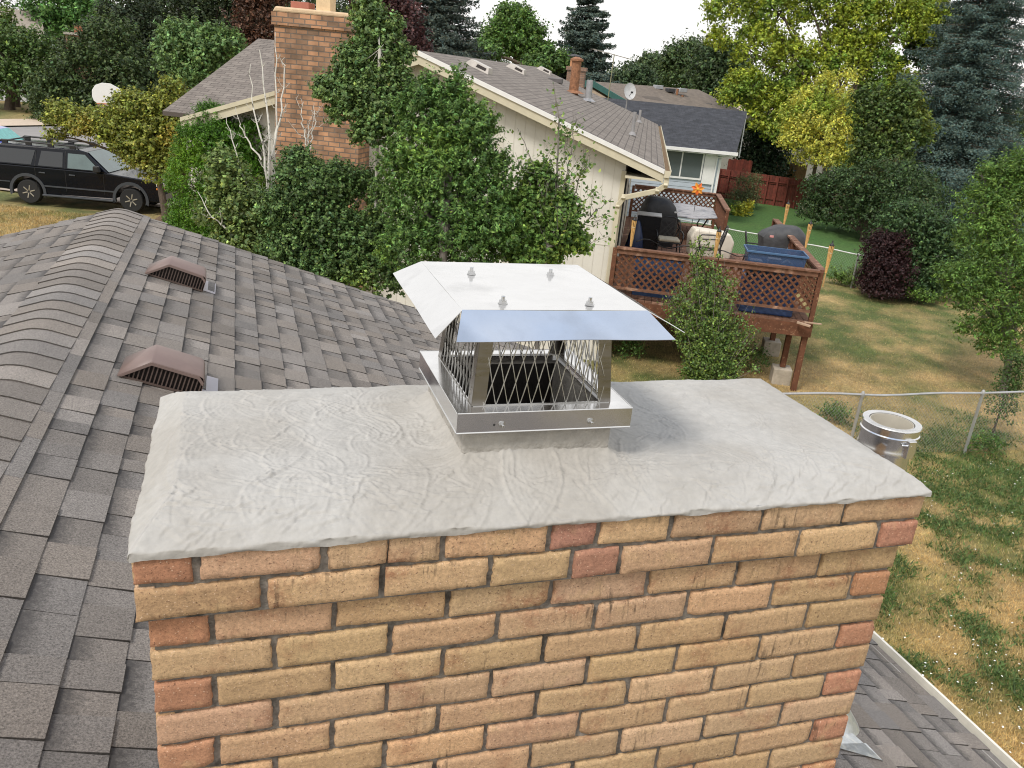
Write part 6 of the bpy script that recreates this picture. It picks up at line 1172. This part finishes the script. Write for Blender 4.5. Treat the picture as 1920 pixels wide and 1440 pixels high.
tree('sapling', 'low bright green weed clump beside the bare soil', [(1712, 552, 18, 11), (1738, 560, 16, 10)], dg(1720, 572), (.075, .14, .032), 1800, .07, Wd=.03, cat='shrub', tr=.01)
tree('juniper', 'low green shrub under the young ash tree', [(1915, 690, 16, 20), (1900, 672, 22, 12)], 15, (.035, .07, .02), 2500, .05, cat='shrub', tr=.02)
# between the houses
tree('olive_maple', 'spreading olive and yellow leaved small maple in front of the black vehicle', [(130, 226, 36, 18), (185, 233, 44, 20), (250, 206, 46, 26), (345, 200, 22, 20), (275, 300, 40, 24), (240, 262, 50, 24), (310, 215, 40, 36), (320, 168, 22, 14), (165, 245, 34, 14), (225, 245, 50, 24), (290, 265, 48, 36), (255, 285, 36, 18), (330, 290, 30, 34), (110, 205, 20, 9), (300, 320, 30, 30), (330, 240, 28, 28), (105, 255, 16, 8)], 23.5, (.118, .145, .030), 52000, .085, Wd=.06, tr=.10, lift=.15, c2=(.25, .205, .045), c2f=.28, clump=.22, base=tuple(atd(315, 390, 23.5)[:2]))
tree('arborvitae', 'bright green bushy arborvitae in front of the cream house wing', [(400, 232, 36, 26), (378, 275, 46, 40), (420, 285, 56, 50), (365, 340, 48, 50), (440, 350, 60, 60), (370, 410, 50, 46), (430, 430, 60, 50), (350, 450, 46, 40), (395, 215, 18, 14), (470, 270, 24, 40)], 17.2, (.034, .092, .008), 90000, .060, Wd=.020, tr=.10, clump=.15, spread=.3, gap=0, fill=.7, lift=.05, c2=(.075, .155, .014), c2f=.35)
def whips(name, label, base, stems, barkm, leafn=0, L_=.05, c=BG, cat='tree', r=.03, side=5, group=None, sidelen=.6, c2=None, c2f=0, lf=.15):
    """stems: list of pixel paths [(px,py,d)...] grown as tapering shoots, with side twigs and leaves along them"""
    base = np.array(base, float); t = thing(name, label, cat, (base[0], base[1], G), 0, group); o = np.array((base[0], base[1], G)); m = MB(); LP, LN = [], []
    for st in stems:
        pts = [atd(*p)-o for p in st[0]]; rr0 = st[1]*1.0; n = 14; q = []
        for i in range(n):
            f = i/(n-1)*(len(pts)-1); a = min(int(f), len(pts)-2); q.append(pts[a]*(1-(f-a))+pts[a+1]*(f-a)+np.array([random.gauss(0, .012) for _ in range(3)])*(i > 0))
        m.tube(q, [rr0*(1-.82*i/(n-1)) for i in range(n)], 6); Ls = np.linalg.norm(q[-1]-q[0])
        ns_ = int(side*Ls)
        for k in range(ns_):
            f = random.uniform(lf, .98); a = int(f*(n-1)); p0 = q[a]; dv = nrm(q[min(a+1, n-1)]-q[max(a-1, 0)]); sd = unit(1)[0]; sd = nrm(sd-dv*np.dot(sd, dv)); ln = sidelen*random.uniform(.4, 1.1)*(1.15-f); e = p0+(sd*.75+dv*.55+np.array((0, 0, .25)))*ln; mid = p0+(sd*.55+dv*.25)*ln*.5; m.tube([p0, mid, e], [rr0*.26*(1.05-f)+.0025, rr0*.15*(1.05-f)+.002, .002], 4)
            for kk in range(2): g = random.uniform(.3, .9); pp = p0+(e-p0)*g; e2 = pp+(unit(1)[0]*.5+dv*.4)*ln*.45; m.tube([pp, e2], [.003, .0015], 3); 
            if leafn: nn_ = int(leafn*ln); g = rng.random(nn_)**.7; LP.append(p0+(e-p0)*g[:, None]+rng.normal(0, .06*ln+.035, (nn_, 3)))
    if leafn:
        P = np.concatenate(LP); N_ = unit(len(P)); N_[:, 2] = np.abs(N_[:, 2])*.8+.2; N_ /= np.linalg.norm(N_, axis=1)[:, None]; K = np.ones(len(P)); col = tint(len(P), c, K, .3)
        if c2: f = (rng.random(len(P)) < c2f)[:, None]; col = np.where(f, tint(len(P), c2, K, .3), col)
        V, Fq, col = leafquads(P, N_, L_, L_*.75, col); npmesh('foliage', V, Fq, LEAF, t, cols=col)
    m.build('stems', barkm, t, fix=False); return t
d0 = 11.6; gb = atd(505, 700, d0)
whips('bare_aspen', 'leafless white barked aspen in front of the arborvitae and brick chimney', gb[:2], [([(500, 640, d0), (498, 500, d0), (502, 380, d0), (506, 270, d0), (495, 180, d0), (488, 95, d0)], .034), ([(502, 420, d0), (500, 330, d0-.1), (492, 260, d0-.2), (470, 190, d0-.2), (470, 120, d0-.2)], .022), ([(506, 400, d0), (512, 330, d0+.1), (518, 250, d0+.1), (520, 150, d0+.1), (515, 60, d0+.1)], .024), ([(508, 300, d0), (525, 220, d0), (535, 130, d0), (530, 110, d0)], .018), ([(498, 420, d0), (470, 370, d0-.3), (440, 280, d0-.3), (425, 215, d0-.3)], .018), ([(496, 470, d0), (440, 440, d0-.5), (400, 410, d0-.6), (370, 360, d0-.6)], .020), ([(490, 300, d0), (455, 250, d0), (440, 200, d0)], .014)], WBARK, side=6, sidelen=.35, r=.03)
gb = atd(575, 700, d0+.8)
whips('bare_aspen', 'thin leafless white aspen in front of the brick chimney', gb[:2], [([(572, 620, d0+.8), (575, 420, d0+.8), (576, 300, d0+.8), (578, 230, d0+.8)], .030), ([(577, 300, d0+.8), (590, 230, d0+.8), (588, 190, d0+.8)], .012), ([(576, 280, d0+.8), (565, 220, d0+.8), (566, 180, d0+.8)], .012)], WBARK, side=9, sidelen=.45)
tree('aspen_thicket', 'light green aspen thicket with a few yellow leaves below the bare aspen', [(430, 340, 40, 36), (460, 400, 50, 40), (410, 400, 36, 36), (470, 460, 48, 36), (520, 430, 34, 40), (420, 300, 20, 16), (440, 450, 40, 36)], 11.3, (.085, .130, .045), 15000, .055, Wd=.042, tr=.03, gap=.40, clump=.25, c2=(.42, .36, .04), c2f=.10, barkm=WBARK)
tree('aspen_thicket', 'dark green leafy thicket under the tall aspen', [(560, 330, 44, 30), (600, 360, 60, 46), (550, 400, 60, 50), (620, 430, 60, 50), (560, 470, 60, 46), (660, 480, 60, 60), (640, 350, 44, 36), (590, 520, 60, 40), (520, 490, 40, 40), (700, 520, 60, 50), (560, 300, 24, 18), (700, 440, 36, 40), (715, 380, 24, 30), (690, 350, 24, 26)], 11.0, (.054, .100, .036), 84000, .046, Wd=.032, tr=.04, clump=.2, gap=.24, spread=.42, c2=(.10, .16, .045), c2f=.34, barkm=WBARK)
tb_ = atd(700, 620, 11.5)
tree('aspen_tree', 'tall slender green aspen overlapping the brick chimney', [(690, 30, 26, 40), (700, 70, 32, 34), (715, 100, 30, 34), (675, 130, 44, 40), (640, 175, 44, 26), (612, 178, 20, 12), (740, 60, 14, 20), (700, 170, 46, 44), (730, 130, 26, 30), (660, 215, 40, 26), (725, 220, 44, 40), (700, 255, 36, 30), (750, 170, 26, 30), (690, -20, 22, 30), (755, 105, 16, 14), (620, 165, 20, 14)], 10.6, (.068, .118, .042), 58000, .047, Wd=.037, tr=.024, lr=.12, clump=.22, gap=.24, spread=.42, base=tuple(tb_[:2]), c2=(.13, .20, .06), c2f=.4, nb=.7, barkm=WBARK, lift=.62)
tb_ = atd(820, 640, 10.2)
tree('ash_tree', 'dense green ash tree in the middle, before the cream wall', [(840, 190, 34, 30), (790, 210, 44, 36), (860, 240, 56, 44), (800, 280, 60, 50), (880, 300, 50, 50), (830, 340, 60, 50), (900, 380, 50, 46), (790, 390, 60, 60), (850, 430, 60, 50), (930, 440, 50, 46), (860, 160, 14, 22), (905, 240, 26, 22), (770, 470, 60, 50), (940, 330, 22, 36), (750, 330, 40, 50), (880, 480, 50, 40), (800, 170, 20, 18)], 10.2, (.056, .112, .032), 95000, .058, Wd=.021, tr=.06, clump=.2, gap=.34, spread=.45, base=tuple(tb_[:2]), c2=(.12, .21, .045), c2f=.34, barkm=GBARK, lift=.2)
tb_ = atd(1010, 640, 10.4)
tree('aspen_shrub', 'bushy green aspen shrub right of the ash tree', [(985, 400, 44, 40), (1030, 440, 50, 46), (975, 460, 50, 40), (1060, 400, 26, 34), (1010, 350, 30, 36), (1075, 460, 26, 26), (1000, 480, 50, 30)], 10.4, (.062, .118, .028), 36000, .048, Wd=.038, tr=.03, clump=.24, spread=.33, gap=.15, base=tuple(tb_[:2]), c2=(.15, .22, .04), c2f=.35, barkm=GBARK)
whips('young_aspen', 'airy young aspen with round leaves against the cream wall', atd(1040, 640, 10.3)[:2], [([(1040, 600, 10.3), (1046, 400, 10.3), (1048, 250, 10.3), (1040, 155, 10.3)], .022), ([(1040, 500, 10.2), (1010, 330, 10.2), (970, 240, 10.2)], .014), ([(1045, 450, 10.3), (1090, 330, 10.3), (1100, 300, 10.3)], .012), ([(1050, 480, 10.4), (1110, 400, 10.4), (1142, 375, 10.4)], .012), ([(1045, 420, 10.3), (1070, 300, 10.3), (1075, 210, 10.3)], .012), ([(1020, 420, 10.3), (985, 330, 10.3), (975, 300, 10.3)], .010)], GBARK, leafn=52, L_=.056, c=(.060, .115, .034), side=9, sidelen=.62, c2=(.14, .21, .06), c2f=.3)
# arching shrub in front of the deck
sb = atz(1330, 745, G); ds = float((np.array((sb[0], sb[1], G))-CAM)@fw); ST = []
for i in range(60):
    f = i/59; tx = 1238+f*190+random.uniform(-12, 12); ty = 430+200*abs(f-.42)**1.3*2.0+random.uniform(-14, 70); ST.append(([(1330+(f-.5)*46, 745, ds), (1330+(tx-1330)*.42, 745-(745-ty)*.5, ds+random.uniform(-.3, .3)), (tx, ty, ds+random.uniform(-.5, .5))], .011))
whips('arching_shrub', 'tall feathery green shrub growing in front of the wooden deck', sb[:2], ST, GBARK, leafn=120, L_=.055, c=(.065, .115, .032), side=9, sidelen=.42, cat='shrub', c2=(.12, .19, .05), c2f=.3, lf=.12)
for i, (px, py, s_, lb) in enumerate(((1180, 668, 1, 'small dark green weed under the deck, left of the shrub'), (1410, 690, 1.2, 'weed clump at the right foot of the feathery shrub'), (1560, 790, .8, 'green weeds at the base of the near chain link fence'), (1840, 850, 1.0, 'weed clump near the near fence at the right'))):
    P = atz(px, py, G); V, Fq, col = crown([(np.array((P[0], P[1], G+.16*s_)), (.30*s_, .30*s_, .17*s_))], (.05, .10, .028), 900, .07, Wd=.022, clump=.3); tag(npmesh('weed_clump', V, Fq, LEAF, cols=col), lb, 'weeds')
# planting along the far lawn
for (px, py, n, cc, lb, nm) in ((1560, 412, 5, (.68, .70, .58), 'white flowering plants along the back edge of the green lawn', 'white_flowers'), (1620, 440, 4, (.58, .62, .48), 'pale flowers before the dark purple bush', 'white_flowers')):
    V = []; Fs = []; cs = []; b0_ = 0
    for k in range(7):
        P = atz(px-45+k*16, py-8+k*3.4+random.uniform(-4, 4), G); v, f_, c_ = crown([(np.array((P[0], P[1], G+.35)), (.45, .35, .38))], (.05, .10, .03), 1200, .09, Wd=.03, clump=.3, c2=cc, c2f=.40); V.append(v); Fs.append(f_+b0_); cs.append(c_); b0_ += len(v)
    tag(npmesh(nm, np.concatenate(V), np.concatenate(Fs), LEAF, cols=np.concatenate(cs)), lb, 'flowers', None, 'stuff')
tree('garden_bush', 'grey green wispy bush at the corner of the light blue house', [(1395, 355, 24, 22), (1380, 375, 20, 18), (1412, 345, 18, 16), (1405, 375, 18, 14)], dg(1395, 392), (.075, .10, .05), 6000, .10, Wd=.03, cat='shrub', tr=.02)
tree('hosta', 'yellow green leafy plant below the wispy bush', [(1388, 396, 14, 8), (1400, 392, 9, 7), (1376, 399, 8, 6)], dg(1388, 404), (.30, .32, .05), 2400, .13, Wd=.05, cat='plant', tr=.01, c2=(.08, .16, .04), c2f=.4)
tree('daylily', 'yellow flowering plants at the foot of the far chain link fence', [(1588, 528, 16, 10), (1612, 520, 20, 12), (1570, 520, 12, 8)], dg(1590, 537), (.07, .12, .03), 3600, .12, Wd=.02, cat='flowers', tr=.01, c2=(.60, .42, .03), c2f=.13)
